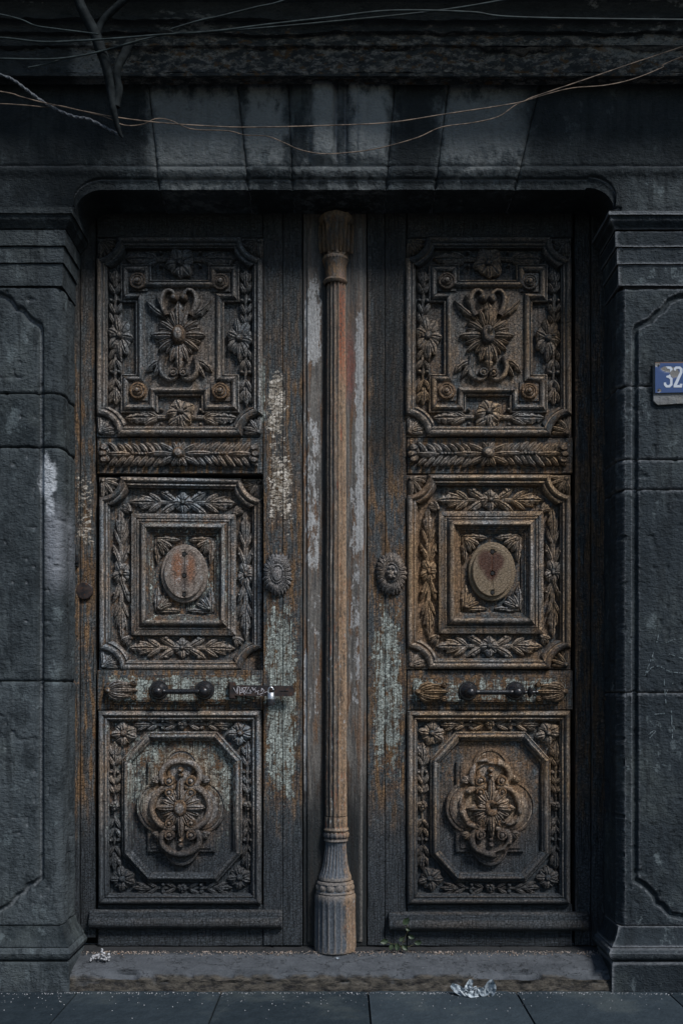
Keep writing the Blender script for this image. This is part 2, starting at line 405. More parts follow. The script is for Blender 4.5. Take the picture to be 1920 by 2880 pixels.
# ---------------------------------------------------------------- mesh builder (photograph pixels on the door plane; h = relief in px)
def wx(px, k=DK): return (px - 960) / S * k
def wz(py, k=DK): return (1950 - py) / S * k + HC
def at(px, py, Y):
    k = (D + Y) / D
    return (wx(px, k), Y, wz(py, k))
ORG = {}
coll = sc.collection
class B:
    def __init__(s): s.v = []; s.f = []
    def grid(s, pts, cu=False, cv=False):
        nu = len(pts); nv = len(pts[0]); o = len(s.v)
        for r in pts: s.v.extend([tuple(p) for p in r])
        for i in range(nu - (0 if cu else 1)):
            for j in range(nv - (0 if cv else 1)):
                a = o + i * nv + j; b = o + i * nv + (j + 1) % nv
                c = o + ((i + 1) % nu) * nv + (j + 1) % nv; d = o + ((i + 1) % nu) * nv + j
                s.f.append((a, b, c, d))
        return s
    def poly(s, pts):
        o = len(s.v); s.v.extend(pts); s.f.append(tuple(range(o, o + len(pts)))); return s
    def prism(s, pts, h0, h1):      # outline extruded from h0 to h1
        n = len(pts); o = len(s.v)
        s.v.extend([(x, y, h0) for x, y in pts]); s.v.extend([(x, y, h1) for x, y in pts])
        s.f.append(tuple(range(o + n, o + 2 * n)))
        for i in range(n):
            j = (i + 1) % n; s.f.append((o + i, o + j, o + n + j, o + n + i))
        return s
    def box(s, x0, x1, y0, y1, h0, h1, bev=1.5, nx=1, ny=1, j=.0):
        def ring(e, h): return [(x0 + e, y0 + e, h), (x1 - e, y0 + e, h), (x1 - e, y1 - e, h), (x0 + e, y1 - e, h)]
        xs = [x0 + (x1 - x0) * i / nx for i in range(nx + 1)]; ys = [y0 + (y1 - y0) * i / ny for i in range(ny + 1)]
        def loop(e, h):
            L = []
            jj = lambda: random.uniform(-j, j)
            for x in xs[:-1]: L.append((x, y0))
            for y in ys[:-1]: L.append((x1, y))
            for x in xs[:0:-1]: L.append((x, y1))
            for y in ys[:0:-1]: L.append((x0, y))
            r = []
            for i, (x, y) in enumerate(L):
                dx = e if x <= x0 else (-e if x >= x1 else 0); dy = e if y <= y0 else (-e if y >= y1 else 0)
                rr = off[i]
                r.append((x + dx + (rr if dx else 0), y + dy + (rr if dy else 0), h))
            return r
        off = [random.uniform(-j, j) for _ in range(2 * (nx + ny))]
        s.grid([loop(0, h0), loop(0, h1 - bev), loop(bev, h1)], cv=True)
        n = 2 * (nx + ny); o = len(s.v) - n
        s.f.append(tuple(range(o, o + n)))
        return s
    def dome(s, cx, cy, rx, ry, h0, hh, n=16, m=5, p=2.0):
        R = []
        for i in range(m + 1):
            t = i / m * pi / 2
            R.append([(cx + rx * cos(t) * cos(a), cy + ry * cos(t) * sin(a), h0 + hh * sin(t)) for a in [2 * pi * k / n for k in range(n)]])
        return s.grid(R, cv=True)
    def turned(s, cx, cy, prof, n=24, ry=1.0):      # rings facing the viewer: (radius, h)
        return s.grid([[(cx + r * cos(a), cy + r * ry * sin(a), h) for a in [2 * pi * k / n for k in range(n)]] for r, h in prof], cv=True)
    def leaf(s, x0, y0, x1, y1, w, h0=-8, hm=12, lobes=0, nu=10, groove=3.0, curl=0.0, tip=.6, bend=0.0, vein=0.0):
        L = math.hypot(x1 - x0, y1 - y0) or 1; ux, uy = (x1 - x0) / L, (y1 - y0) / L; nx_, ny_ = -uy, ux
        vs = [-1, -.93, -.6, -.3, -.1, 0, .1, .3, .6, .93, 1]
        if lobes: nu = max(nu, lobes * 5 + 1)
        G = []
        for i in range(nu + 1):
            u = i / nu
            ww = w * (sin(pi * min(1, (u * .93 + .07)) ** (1.0 + .5 * (tip - .6))) ** tip if u < 1 else 0.0)
            ww = max(ww, w * .04)
            if lobes: ww *= .66 + .40 * (1 - ((u * lobes) % 1)) ** 1.0 if u < .98 else 1
            bb = bend * sin(pi * u) if bend else 0
            row = []
            for v in vs:
                px = x0 + ux * L * u + nx_ * (ww * v + bb); py = y0 + uy * L * u + ny_ * (ww * v + bb)
                if abs(v) == 1: h = h0
                else:
                    h = h0 + hm * (.50 + .5 * sin(pi * (u ** .8))) * (1 - .45 * v * v) + curl * u * u * hm
                    h -= groove * exp(-((v / .12) ** 2)); h += groove * .6 * exp(-(((abs(v) - .32) / .2) ** 2))
                    if vein: h += vein * sin(abs(v) * 9 - u * 30)
                row.append((px, py, h))
            G.append(row)
        G.append([(x1, y1, h0)] * len(vs))
        return s.grid(G)
    def flower(s, cx, cy, rx, ry, n=8, h0=-10, hp=13, cr=.24, alt=.82, ch=16, rot=0, wf=1.15, seed=0, crx=None, cry=None):
        rnd = random.Random(seed)
        order = list(range(1, n, 2)) + list(range(0, n, 2))
        for i in order:
            a = rot + 2 * pi * i / n + rnd.uniform(-.04, .04)
            q = (1.0 if i % 2 == 0 else alt) * rnd.uniform(.94, 1.04)
            c_, s_ = cos(a), sin(a)
            r0 = cr * .6
            wd = wf * pi / n * (rx * abs(s_) + ry * abs(c_)) * .72
            s.leaf(cx + rx * r0 * c_, cy + ry * r0 * s_, cx + rx * q * c_, cy + ry * q * s_, wd, h0, hp * (1.0 if i % 2 == 0 else .8), tip=.42, groove=2.6, nu=8)
        s.dome(cx, cy, crx or rx * cr, cry or ry * cr, h0 + hp * .5, ch, n=16)
        return s
    def sweep(s, pts, prof, wfn=None, cap=True):
        n = len(pts); G = []
        for i, p in enumerate(pts):
            a = pts[max(0, i - 1)]; b = pts[min(n - 1, i + 1)]
            dx, dy = b[0] - a[0], b[1] - a[1]; L = math.hypot(dx, dy) or 1
            nx_, ny_ = -dy / L, dx / L; q = wfn(i / (n - 1)) if wfn else 1
            base = prof[0][1]
            G.append([(p[0] + nx_ * o * q, p[1] + ny_ * o * q, base + (h - base) * (q if wfn else 1)) for o, h in prof])
        s.grid(G)
        if cap:
            s.poly(G[0]); s.poly(G[-1])
        return s
def rodprof(w, h0, hh, n=9):
    return [(-w, h0)] + [(-w * cos(pi * i / (n - 1)) * .98, h0 + hh * .35 + hh * .65 * sin(pi * i / (n - 1))) for i in range(n)] + [(w, h0)]

def finish(name, me, mat, parent, smooth=38):
    me.materials.append(mat)
    me.polygons.foreach_set('use_smooth', [True] * len(me.polygons))
    me.set_sharp_from_angle(angle=radians(smooth))
    o = bpy.data.objects.new(name, me); coll.objects.link(o)
    if parent: o.parent = parent
    return o
def make(name, b, mat, parent=None, org=None, jit=.5, label=None, k=DK, smooth=38):
    """build relief mesh; org = (px,py) origin (default: parent's)"""
    v = np.array(b.v, float)
    if jit:
        v[:, 0] += jit * 1.6 * vn(v[:, 1] / 9, v[:, 2] / 7 + v[:, 0] / 60, 1) + jit * 2 * vn(v[:, 1] / 60, v[:, 0] / 60, 3)
        v[:, 1] += jit * 1.6 * vn(v[:, 0] / 9, v[:, 2] / 7 + v[:, 1] / 60, 2) + jit * 2 * vn(v[:, 0] / 60, v[:, 1] / 60, 4)
        v[:, 2] += jit * 1.6 * vn(v[:, 0] / 6, v[:, 1] / 6, 5)
    W = np.stack([(v[:, 0] - 960) / S * k, -v[:, 2] / S, (1950 - v[:, 1]) / S * k + HC], 1)
    po = ORG.get(parent.name if parent else '', np.zeros(3))
    ow = po if org is None else np.array([wx(org[0], k), 0, wz(org[1], k)])
    me = bpy.data.meshes.new(name); me.from_pydata((W - ow).tolist(), [], b.f)
    me.update()
    # consistent outward normals (towards -Y where flat)
    o = finish(name, me, mat, parent, smooth)
    o.location = (ow - po)
    ORG[o.name] = ow
    if label: o['label'] = label
    return o
def wmake(name, verts, faces, mat, parent=None, org=None, label=None, smooth=38):
    v = np.array(verts, float); po = ORG.get(parent.name if parent else '', np.zeros(3))
    ow = po if org is None else np.array(org, float)
    me = bpy.data.meshes.new(name); me.from_pydata((v - ow).tolist(), [], faces); me.update()
    o = finish(name, me, mat, parent, smooth); o.location = ow - po; ORG[o.name] = ow
    if label: o['label'] = label
    return o
def wgrid(pts, cu=False, cv=False):
    b = B(); b.grid(pts, cu, cv); return b.v, b.f
def empty(name, loc, label, cat, group=None):
    o = bpy.data.objects.new(name, None); coll.objects.link(o); o.location = loc
    o.empty_display_size = .1
    ORG[o.name] = np.array(loc, float); o['label'] = label; o['category'] = cat
    if group: o['group'] = group
    return o
def tag(o, label, cat, group=None):
    o['label'] = label; o['category'] = cat
    if group: o['group'] = group
    return o

# ================================================================= SETTING: ground
YF = -.24
def ground(name, x0, x1, y0, y1, z, mat):
    v = [(x0, y0, z), (x1, y0, z), (x1, y1, z), (x0, y1, z)]
    o = wmake(name, v, [(0, 1, 2, 3)], mat); o['kind'] = 'structure'; return o
ground('ground', -200, 200, -400, 60, -.155, ROAD)
walk = ground('sidewalk', -30, 30, -2.3, .6, -.022, DARKM)
def paving(x0, x1, y0, y1, seed):
    nx_, ny_ = 14, 10; G = []
    e = .004
    for j in range(ny_ + 3):
        row = []
        for i in range(nx_ + 3):
            ii = min(max(i - 1, 0), nx_); jj = min(max(j - 1, 0), ny_)
            x = x0 + e + (x1 - x0 - 2 * e) * ii / nx_; y = y0 + e + (y1 - y0 - 2 * e) * jj / ny_
            z = .0025 * float(vn(x * 3, y * 3, seed)) + (.0 if 0 < ii < nx_ and 0 < jj < ny_ else -.003)
            if i in (0, nx_ + 2) or j in (0, ny_ + 2): z = -.02
            row.append((x, y, z))
        G.append(row)
    return wgrid(G)
kf_ = (D + YF) / D
jx = [wx(p, kf_) for p in (225, 625, 1034, 1447, 1868)]
jx = [jx[0] - .66 * i for i in range(5, 0, -1)] + jx + [jx[-1] + .66 * i for i in range(1, 6)]
for r, (ya, yb) in enumerate(((-1.0, -.18), (-1.66, -1.0), (-2.28, -1.66))):
    for i in range(len(jx) - 1):
        off = .0 if r % 2 == 0 else .3
        v, f = paving(jx[i] + off, jx[i + 1] + off, ya, yb, i * 3 + r)
        wmake('paving_slab', v, f, PAVE, walk, org=((jx[i] + jx[i + 1]) / 2, (ya + yb) / 2, 0))
v, f = wgrid([[(x, -2.30, -.16), (x, -2.42, -.16), (x, -2.42, -.01), (x, -2.41, .0), (x, -2.30, .0)] for x in (-30, 30)])
o = wmake('kerb', v, f, SILL, walk)

# ================================================================= STONE FACADE
fac = empty('stone_facade', (0, 0, 0), 'dark weathered stone surround of the doorway with pilasters, slanted lintel stones and eroded cornice', 'stone facade')
def pathblock(path, y0, y1, dispf, name, parent, mat=STONE, dy=3.2, inset=3.0):
    """path: list (wx, wy, nx, ny, gx) ; y range in px on the front plane"""
    P = np.array(path); n = max(4, int((y1 - y0) / dy))
    ys = [y0 + inset * .3] + list(np.linspace(y0 + inset * .3, y1 - inset * .3, n)) + [y1 - inset * .3]
    X = P[:, 4][None, :].repeat(len(ys), 0); Yp = np.array(ys)[:, None].repeat(len(P), 1)
    d = dispf(X, Yp)
    eb = np.minimum(Yp - y0, y1 - Yp)
    d = d - 5.5 * np.exp(-(eb / 4.2) ** 2) - 11 * np.maximum(0, vn(X / 14, Yp * 0 + y0 / 7, 8)) * np.exp(-(np.abs(Yp - y0) / 9) ** 2)
    d[0, :] -= 26; d[-1, :] -= 26
    d = d / S
    vx = P[:, 0][None] + P[:, 2][None] * d; vy = P[:, 1][None] + P[:, 3][None] * d
    vz = np.array([wz(y, kf_) for y in ys])[:, None].repeat(len(P), 1)
    pts = np.stack([vx, vy, vz], 2)
    v, f = wgrid(pts.tolist())
    return wmake(name, v, f, mat, parent, org=(path[len(path) // 2][0], YF, wz(y1, kf_)), smooth=50)
def seg_dist(X, Y, pts):
    d = np.full(X.shape, 1e9)
    for (ax, ay), (bx, by) in zip(pts[:-1], pts[1:]):
        dx, dy = bx - ax, by - ay; L = dx * dx + dy * dy or 1
        t = np.clip(((X - ax) * dx + (Y - ay) * dy) / L, 0, 1)
        d = np.minimum(d, np.hypot(X - ax - t * dx, Y - ay - t * dy))
    return d
gl = [(-60, 828), (0, 828), (28, 842), (45, 868), (64, 872), (82, 895), (112, 914), (115, 930), (115, 2470), (100, 2485), (80, 2492), (68, 2512), (50, 2520), (30, 2545), (0, 2562), (-60, 2565)]
gr = [(1980, 832), (1910, 832), (1880, 846), (1862, 872), (1845, 880), (1828, 900), (1790, 918), (1786, 930), (1786, 2475), (1812, 2488), (1838, 2515), (1848, 2540), (1862, 2545), (1885, 2572), (1930, 2580), (1980, 2582)]
def disp_pil(gp, seed, side):
    def f(X, Y):
        d = seg_dist(X, Y, gp)
        r = -11 * np.exp(-(d / 7.5) ** 4) - 2 * np.exp(-(d / 13) ** 2)
        r = r + 2.2 * fbm(X / 45, Y / 60, seed) + 1.3 * fbm(X / 7, Y / 4, seed + 2) + .5 * vn(X / 2.6, Y / 2.2, seed + 9)
        big = vn(X / 20, Y / 22, seed + 4); r = r - 5 * np.maximum(0, big - .30) * 5
        return r
    return f
# left pilaster
lp = empty('pilaster', (-1.5, YF, 0), '', ''); del lp['label']; del lp['category']; lp.parent = fac
path = [(wx(g, kf_), YF, 0, -1, g) for g in [-1400, -900, -500, -300, -160, -80, -40] + list(np.arange(-20, 152, 3.0))]
cx0 = wx(150, kf_); rx_, ry_ = -1.243 - cx0, .045
for i in range(1, 8):
    a = i / 8 * pi / 2
    path.append((cx0 + rx_ * sin(a), YF + ry_ * (1 - cos(a)), sin(a), -cos(a), 150 + 4 * i))
for i in range(1, 14):
    path.append((-1.243 + .004 * sin(i), YF + ry_ + (.26 - ry_ + .03) * i / 13, 1, 0, 180 + i * 6))
for a, b in ((806, 1106), (1106, 1258), (1258, 1916), (1916, 2606)):
    pathblock(path, a, b, disp_pil(gl, int(a), -1), 'stone_block', lp)
# right pilaster
rp = empty('pilaster', (1.5, YF, 0), '', ''); del rp['label']; del rp['category']; rp.parent = fac
ORG[rp.name] = np.array([1.5, YF, 0])
path = [(wx(g, kf_), YF, 0, -1, g) for g in [3320, 2800, 2400, 2200, 2060, 1990, 1960] + list(np.arange(1940, 1759, -3.0))]
x_f = wx(1757, kf_)
for i, (x, y, nx_, ny_) in enumerate(((x_f, YF, -.4, -.9), (x_f - .004, YF + .003, -.7, -.7), (x_f - .014, YF + .018, -.83, -.55), (x_f - .026, YF + .036, -.83, -.55), (x_f - .030, YF + .045, -.95, -.2))):
    path.append((x, y, nx_, ny_, 1757 - i * 6))
for i in range(1, 13):
    path.append((x_f - .030 - .006 * i / 12 + .002 * sin(i * 1.3), YF + .045 + .225 * i / 12, -1, 0, 1730 - i * 6))
for a, b in ((809, 1085), (1085, 1292), (1292, 1376), (1376, 1948), (1948, 2606)):
    pathblock(path, a, b, disp_pil(gr, int(a) + 40, 1), 'stone_block', rp, mat=STONER)
# moulded capitals and bases: profile swept round the corner in plan
def corner_sweep(name, parent, sgn, xc, prof, seed, mat=STONE):
    """prof: (py, projection)"""
    xs = [-6.0, -4, -3, -2.4] + list(np.linspace(-2.1, -1.0, 60))
    plan = [(-x_, 'f') for x_ in xs]     # distance from the corner outward, front face
    G = []
    zs = []
    fine_prof = []
    for (a, b) in zip(prof[:-1], prof[1:]):
        n = max(1, int(max(abs(a[0] - b[0]), abs(a[1] - b[1]) * S) / 5))
        for i in range(n): fine_prof.append((a[0] + (b[0] - a[0]) * i / n, a[1] + (b[1] - a[1]) * i / n))
    fine_prof.append(prof[-1])
    for py, p in fine_prof:
        row = []
        k = (D + YF - p) / D; z = wz(py, k)
        for i, d_ in enumerate([5.0, 3.0, 1.6, 1.1] + list(np.linspace(.8, .01, 60)) + [0.0]):
            x = xc + sgn * (d_ - (p if d_ == 0 else p * min(1, max(0, 1 - d_ * 3))))
            g = d_ * S; n = (1.1 * float(fbm(g / 6, py / 6, seed)) + 1.8 * float(vn(g / 40, py / 40, seed))) / S
            row.append((x, YF - p - n * (1 if d_ > 0 else .5), z + n * .4))
        for i in range(1, 14):
            n = (1.1 * float(vn(i * 1.7, py / 6, seed)) + 1.5 * float(vn(i / 4, py / 30, seed))) / S
            y = (YF - p) + (-YF + p + .02) * i / 13
            row.append((xc - sgn * (p + n), y, z + n * .3))
        G.append(row)
    v, f = wgrid(G)
    return wmake(name, v, f, mat, parent, org=(xc, YF, G[-1][0][2]), smooth=40)
for par, sg, xc, o in ((lp, -1, -1.245, 0), (rp, 1, 1.235, 2)):
    MT = STONER if sg > 0 else STONE
    corner_sweep('abacus', par, sg, xc, [(583 + o * 5, -.02), (583 + o * 5, .062), (599 + o * 2, .064), (600 + o * 2, .050)], 1 + o, MT)
    corner_sweep('cove', par, sg, xc, [(601 + o * 2, .058), (604 + o * 2, .055), (615 + o * 2, .052), (630 + o, .038), (643 + o, .026), (644 + o, -.01)], 5 + o, MT)
    corner_sweep('fascia', par, sg, xc, [(647 + o * 2, -.01), (647 + o * 2, .024), (690 + o * 2, .022), (692 + o * 2, -.01)], 9 + o, MT)
    corner_sweep('fascia', par, sg, xc, [(693 + o * 2, -.01), (694 + o * 2, .014), (738 + o * 2, .013), (740 + o * 2, -.01)], 13 + o, MT)
    corner_sweep('fascia', par, sg, xc, [(741 + o * 2, -.01), (742 + o * 2, .005), (803, .004), (806, -.01)], 17 + o, MT)
for par, sg, xc, a, b in ((lp, -1, -1.245, .030, .046), (rp, 1, 1.235, .030, .052)):
    corner_sweep('base_cove', par, sg, xc, [(2604, -.01), (2605, .004), (2625, a * .4), (2645, a * .8), (2660, a + .01), (2664, a + .012), (2664, 0)], 21, STONER if sg > 0 else STONE)
    corner_sweep('base_torus', par, sg, xc, [(2665, 0), (2665, a + .008), (2671, b), (2683, b + .008), (2696, b), (2702, a + .004), (2703, 0)], 25, STONER if sg > 0 else STONE)
    corner_sweep('plinth', par, sg, xc, [(2704, 0), (2705, a + .006), (2712, a + .012), (2780, a + .014), (2800, a + .014), (2815, a + .012)], 29, STONER if sg > 0 else STONE)
# lintel
lint = empty('lintel', (0, YF, wz(600, kf_)), '', ''); del lint['label']; del lint['category']; lint.parent = fac
joints = [lambda y: -1500., lambda y: 418 + (y - 240) * .10, lambda y: 668 + (y - 240) * .105, lambda y: 811 + (y - 240) * .042,
          lambda y: 1110 - (y - 240) * .085, lambda y: 1260 - (y - 240) * .125, lambda y: 1518 - (y - 240) * .24, lambda y: 3400.]
def arch(x):
    x = np.asarray(x, float); r = np.full(x.shape, 529.)
    l = (x < 290) & (x > 203); r[l] = 529 + 68 * (1 - np.sqrt(np.clip(1 - ((290 - x[l]) / 88) ** 2, 0, 1)))
    r[x <= 203] = 606
    q = (x > 1655) & (x < 1745); r[q] = 523 + 76 * (1 - np.sqrt(np.clip(1 - ((x[q] - 1655) / 91) ** 2, 0, 1)))
    r[x >= 1745] = 610; return r
def lint_disp(X, Y, A, key):
    d = 2.2 * fbm(X / 50, Y / 50, 77) + 1.0 * fbm(X / 8, Y / 7, 78)
    d -= 5 * np.exp(-((Y - 466) / 3.5) ** 2)                       # groove above the archivolt
    t = (Y - 470)
    d += np.where(t > 0, 9 * np.exp(-((t - 12) / 14) ** 2), 0)
    inside = (X > 205) & (X < 1745)
    e = A - Y
    d += np.where((t > 0) & inside, -9 / (1 + np.exp((e - 22) / 3.0)), 0)   # step down towards the opening
    d += np.where((t > 0) & inside, -6 * np.exp(-((e - 26) / 3.0) ** 2), 0)
    if key:
        w_ = 1 / (1 + np.exp(-(Y - 232) / 3)) * (1 / (1 + np.exp((Y - 452) / 4)))
        sm = lambda a, b, s_=2.5: 1 / (1 + np.exp(-(X - a) / s_)) / (1 + np.exp((X - b) / s_))
        sl_ = (Y - 240) * .05
        d += w_ * (17 * sm(875, 940) + 3 * np.sin((X - 875) / 65 * pi) * sm(875, 940) + 7 * sm(948, 966) + 15 * sm(976, 1030 - sl_) + 10 * sm(1032 - sl_, 1098 - sl_ * 1.7) - 5 * sm(1000, 1006, 1.5) - 8 * sm(940, 949))
    return d
for i in range(7):
    jl, jr = joints[i], joints[i + 1]; key = i == 3
    y_top = 224 if key else 236
    g = 0.8
    wdt = jr(400) - jl(400)
    if i == 0: us = [0, .2, .4, .6, .7] + list(np.linspace(.75, 1, 150))
    elif i == 6: us = list(np.linspace(0, .3, 150)) + [.35, .45, .6, .8, 1]
    else: us = list(np.linspace(0, 1, int(wdt / 3.5)))
    us = [us[0]] + us + [us[-1]]
    nt1, nt2 = 66, 44
    G = []
    rows = [('t', 0)] + [('t', j / nt1) for j in range(nt1 + 1)] + [('b', (j + 1) / nt2) for j in range(nt2)]
    XX = np.zeros((len(rows), len(us))); YY = XX.copy(); AA = XX.copy()
    xa = np.array([jl(500) + g + (jr(500) - jl(500) - 2 * g) * u for u in us]); A = arch(xa)
    for r, (kd, t) in enumerate(rows):
        if kd == 't': y = np.full(len(us), y_top + (470 - y_top) * t)
        else: y = 470 + (A - 470) * t
        a_, b_ = np.array([jl(q) for q in y]) + g, np.array([jr(q) for q in y]) - g
        XX[r] = a_ + (b_ - a_) * np.array(us); YY[r] = y; AA[r] = A
    d = lint_disp(XX, YY, AA, key)
    ex = np.minimum(XX - XX[:, :1], XX[:, -1:] - XX)
    if i in (0,): ex = XX[:, -1:] - XX
    if i in (6,): ex = XX - XX[:, :1]
    d -= 4.5 * np.exp(-(ex / 3.5) ** 2)
    chip = np.maximum(0, vn(YY / 14, XX * 0 + i * 3, 6)) * 9; d -= chip * np.exp(-(ex / 7) ** 2)
    d[:, 0] -= 24; d[:, -1] -= 24; d[0, :] -= 24
    pts = np.stack([(XX - 960) / S * kf_, YF - d / S, (1950 - YY) / S * kf_ + HC], 2).tolist()
    # soffit running back to the door
    last = pts[-1]
    for t in np.linspace(.08, 1, 8):
        pts.append([(p[0], p[1] + (.02 - p[1]) * t, p[2] + .003 * float(vn(p[0] * 12, t * 4, i))) for p in last])
    v, f = wgrid(pts)
    wmake('keystone' if key else 'voussoir', v, f, STONE, lint, org=((wx(jl(400), kf_) if i else -1.2), YF, wz(470, kf_)), smooth=50)
# core behind the joints
def wbox(x0, x1, y0, y1, z0, z1):
    v = [(x, y, z) for x in (x0, x1) for y in (y0, y1) for z in (z0, z1)]
    return v, [(0, 1, 3, 2), (4, 6, 7, 5), (0, 4, 5, 1), (2, 3, 7, 6), (0, 2, 6, 4), (1, 5, 7, 3)]
v, f = wbox(-5, 5, YF + .03, .5, wz(526, kf_) + .012, 4.6); wmake('wall_core', v, f, STONE, fac)
v, f = wbox(-5, -1.262, YF + .028, .5, 0, wz(526, kf_)); wmake('wall_core', v, f, STONE, fac)
v, f = wbox(1.262, 5, YF + .028, .5, 0, wz(526, kf_)); wmake('wall_core', v, f, STONE, fac)
# cornice
cor = empty('cornice', (0, YF, wz(236, kf_)), '', ''); del cor['label']; del cor['category']; cor.parent = fac
def cz(py, Y): return wz(py, (D + Y) / D)
cp = [(237, -.235), (237, -.264), (223, -.266), (219, -.30), (213, -.33), (205, -.336), (165, -.34), (135, -.352), (128, -.372), (95, -.378), (88, -.402), (60, -.42), (52, -.45), (20, -.458), (5, -.47)]
cp = [(Y, cz(py, Y), py) for py, Y in cp] + [(-.5, 2.93 + HC, -20), (-.64, 2.945 + HC, -60), (-.66, 3.10 + HC, -150), (-.30, 3.2 + HC, -200), (-.28, 3.3 + HC, -300)]
bands = [(0, 5, .0015, 'drip_moulding'), (5, 8, .019, 'eroded_band'), (8, 11, .006, 'cornice_band'), (11, 14, .005, 'cornice_band'), (14, 19, .002, 'cornice_shade_overhang')]  # last band: unseen overhang, added to cast soft shade on the door top
xs_ = [-5, -3.5, -2.5] + list(np.linspace(-1.9, 1.9, 520)) + [2.5, 3.5, 5]
for a, b, amp, nm in bands:
    seg = cp[a:b + 1]; fp = []
    for p, q in zip(seg[:-1], seg[1:]):
        n = max(1, int(math.hypot(p[0] - q[0], p[1] - q[1]) / (.006 if nm == 'eroded_band' else .012)))
        if nm == 'cornice_shade_overhang': n = 2
        for i in range(n): fp.append(tuple(p[j] + (q[j] - p[j]) * i / n for j in range(3)))
    fp.append(seg[-1])
    G = []
    X = np.array(xs_)
    for i, (Y, z, py) in enumerate(fp):
        e = 1.0 if 0 < i < len(fp) - 1 else .25
        n1 = fbm(X * 22, np.full(X.shape, z * 34), a, 4); n2 = fbm(X * 5, np.full(X.shape, z * 16), a + 3)
        dd = amp * (n1 * 1.5 + n2) * e - (amp * 1.6 * np.maximum(0, vn(X * 3, X * 0 + a, 31)) * 2) * e
        G.append([(x, Y - d_, z + d_ * .5) for x, d_ in zip(X, dd)])
    v, f = wgrid(G); wmake(nm, v, f, CORN, cor, org=(0, YF, fp[0][1]), smooth=60)

# doorstep (heavy blotches on the broken riser come from the stone itself)
v = []; G = []
xs2 = np.linspace(-1.235, 1.222, 330)
prof = [(.05, .132), (.0, .127), (-.04, .122), (-.08, .112), (-.12, .103), (-.16, .095), (-.19, .088), (-.22, .081), (-.240, .076), (-.254, .070), (-.261, .060), (-.265, .048), (-.262, .034), (-.266, .020), (-.270, .008), (-.272, -.02)]
for i, (y, z) in enumerate(prof):
    n = fbm(xs2 * 10, np.full(xs2.shape, y * 16), 3); n2 = fbm(xs2 * 40, np.full(xs2.shape, z * 90), 7)
    row = []
    front = i >= 8
    ch = np.maximum(0, vn(xs2 * 9, xs2 * 0 + 3, 5)) * 1.6 + np.maximum(0, vn(xs2 * 28, xs2 * 0 + 1, 9)) * .5
    for x, a, b, c_ in zip(xs2, n, n2, ch):
        dz = .005 * a + (.0 if front else .0008 * b)
        dy = (.010 * b + .010 * a if front else .0)
        if 8 <= i <= 10: dz -= c_ * .03; dy += c_ * .03
        # cracks across the top
        if not front:
            for cx_, am in ((760, .02), (1300, .03), (1000, .015)):
                px = (x / DK * S + 960)
                lx = cx_ + 28 * float(vn(y * 40, 0, cx_))
                if cx_ == 1300: lx = 1300 + (y + .12) * 900
                dz -= .006 * exp(-((px - lx) / 3.2) ** 2)
        row.append((x, y + dy, z + dz if z > 0 else z))
    G.append(row)
v, f = wgrid(G)
step = wmake('stone_doorstep', v, f, SILLT, None, org=(0, -.12, 0), smooth=45)
tag(step, 'worn cracked grey stone doorstep with a chipped front edge below the double door', 'doorstep')

# ================================================================= WOODEN FRAME
frame = empty('wooden_door_frame', (wx(960), 0, .12), 'dark weathered timber door frame with rusty patches behind the stone jambs', 'door frame')
def board(name, x0, x1, y0, y1, h0, h1, mat, parent, **kw):
    b = B().box(x0, x1, y0, y1, h0, h1, bev=kw.pop('bev', 2.0), nx=max(1, int((x1 - x0) / 22)), ny=max(1, int((y1 - y0) / 22)), j=kw.pop('j', .8))
    return make(name, b, mat, parent, org=((x0 + x1) / 2, y1), jit=.4, **kw)
board('frame_post', 196, 222, 585, 2662, -60, 6, WOODV, frame)
board('frame_post', 224, 266, 585, 2640, -60, -2, WOODV, frame)
board('frame_post', 1619, 1662, 585, 2662, -60, -3, WOODV, frame)
board('frame_post', 1664, 1712, 585, 2662, -60, 4, WOODV, frame)
board('rebate_board', 190, 1720, 540, 2672, -80, -66, DARKM, frame)
board('head_board', 200, 1712, 545, 596, -62, 5, WOODH, frame)
bolt = B().turned(237, 1662, [(24, -2), (24, 5), (22, 7), (12, 7.5), (0, 8)])
make('bolt_head', bolt, RUSTY, frame, org=(237, 1662))
br = B().box(211, 221, 1560, 1594, 0, 16).box(213, 224, 1570, 1586, 10, 20)
make('iron_bracket', br, IRON, frame, org=(217, 1577))

# ================================================================= DOORS
DX = 868
OUT30 = [(0, -3), (.5, 6), (3, 12), (7, 16), (11, 17), (15, 14), (17, 9), (18.5, 8), (20, 10), (23, 10.5), (25, 8), (26.5, 4), (29, 3), (30, -2), (30.5, -14)]
INN62 = [(0, -14), (.5, 4), (3, 6), (10, 6.5), (13, 8), (15, 4), (17, 6.5), (21, 7), (23, 3.5), (25, 7), (29, 14), (34, 20), (39, 20.5), (43, 15), (46, 9), (48, 8.5), (49, 5), (53, 5), (54, 1), (57, 0), (59, -3), (61, -4), (62, -14)]
EAR22 = [(0, -14), (.5, 0), (3, 2), (5, -1), (7, 2), (10, 7), (14, 9.5), (17, 8), (20, 5), (22, 3), (23, -5)]
OCT27 = [(0, -14), (.5, 2), (3, 5), (5, 3), (8, 10), (13, 14), (18, 11), (21, 6), (23, 5.5), (25, 3), (27, -3), (27.5, -14)]

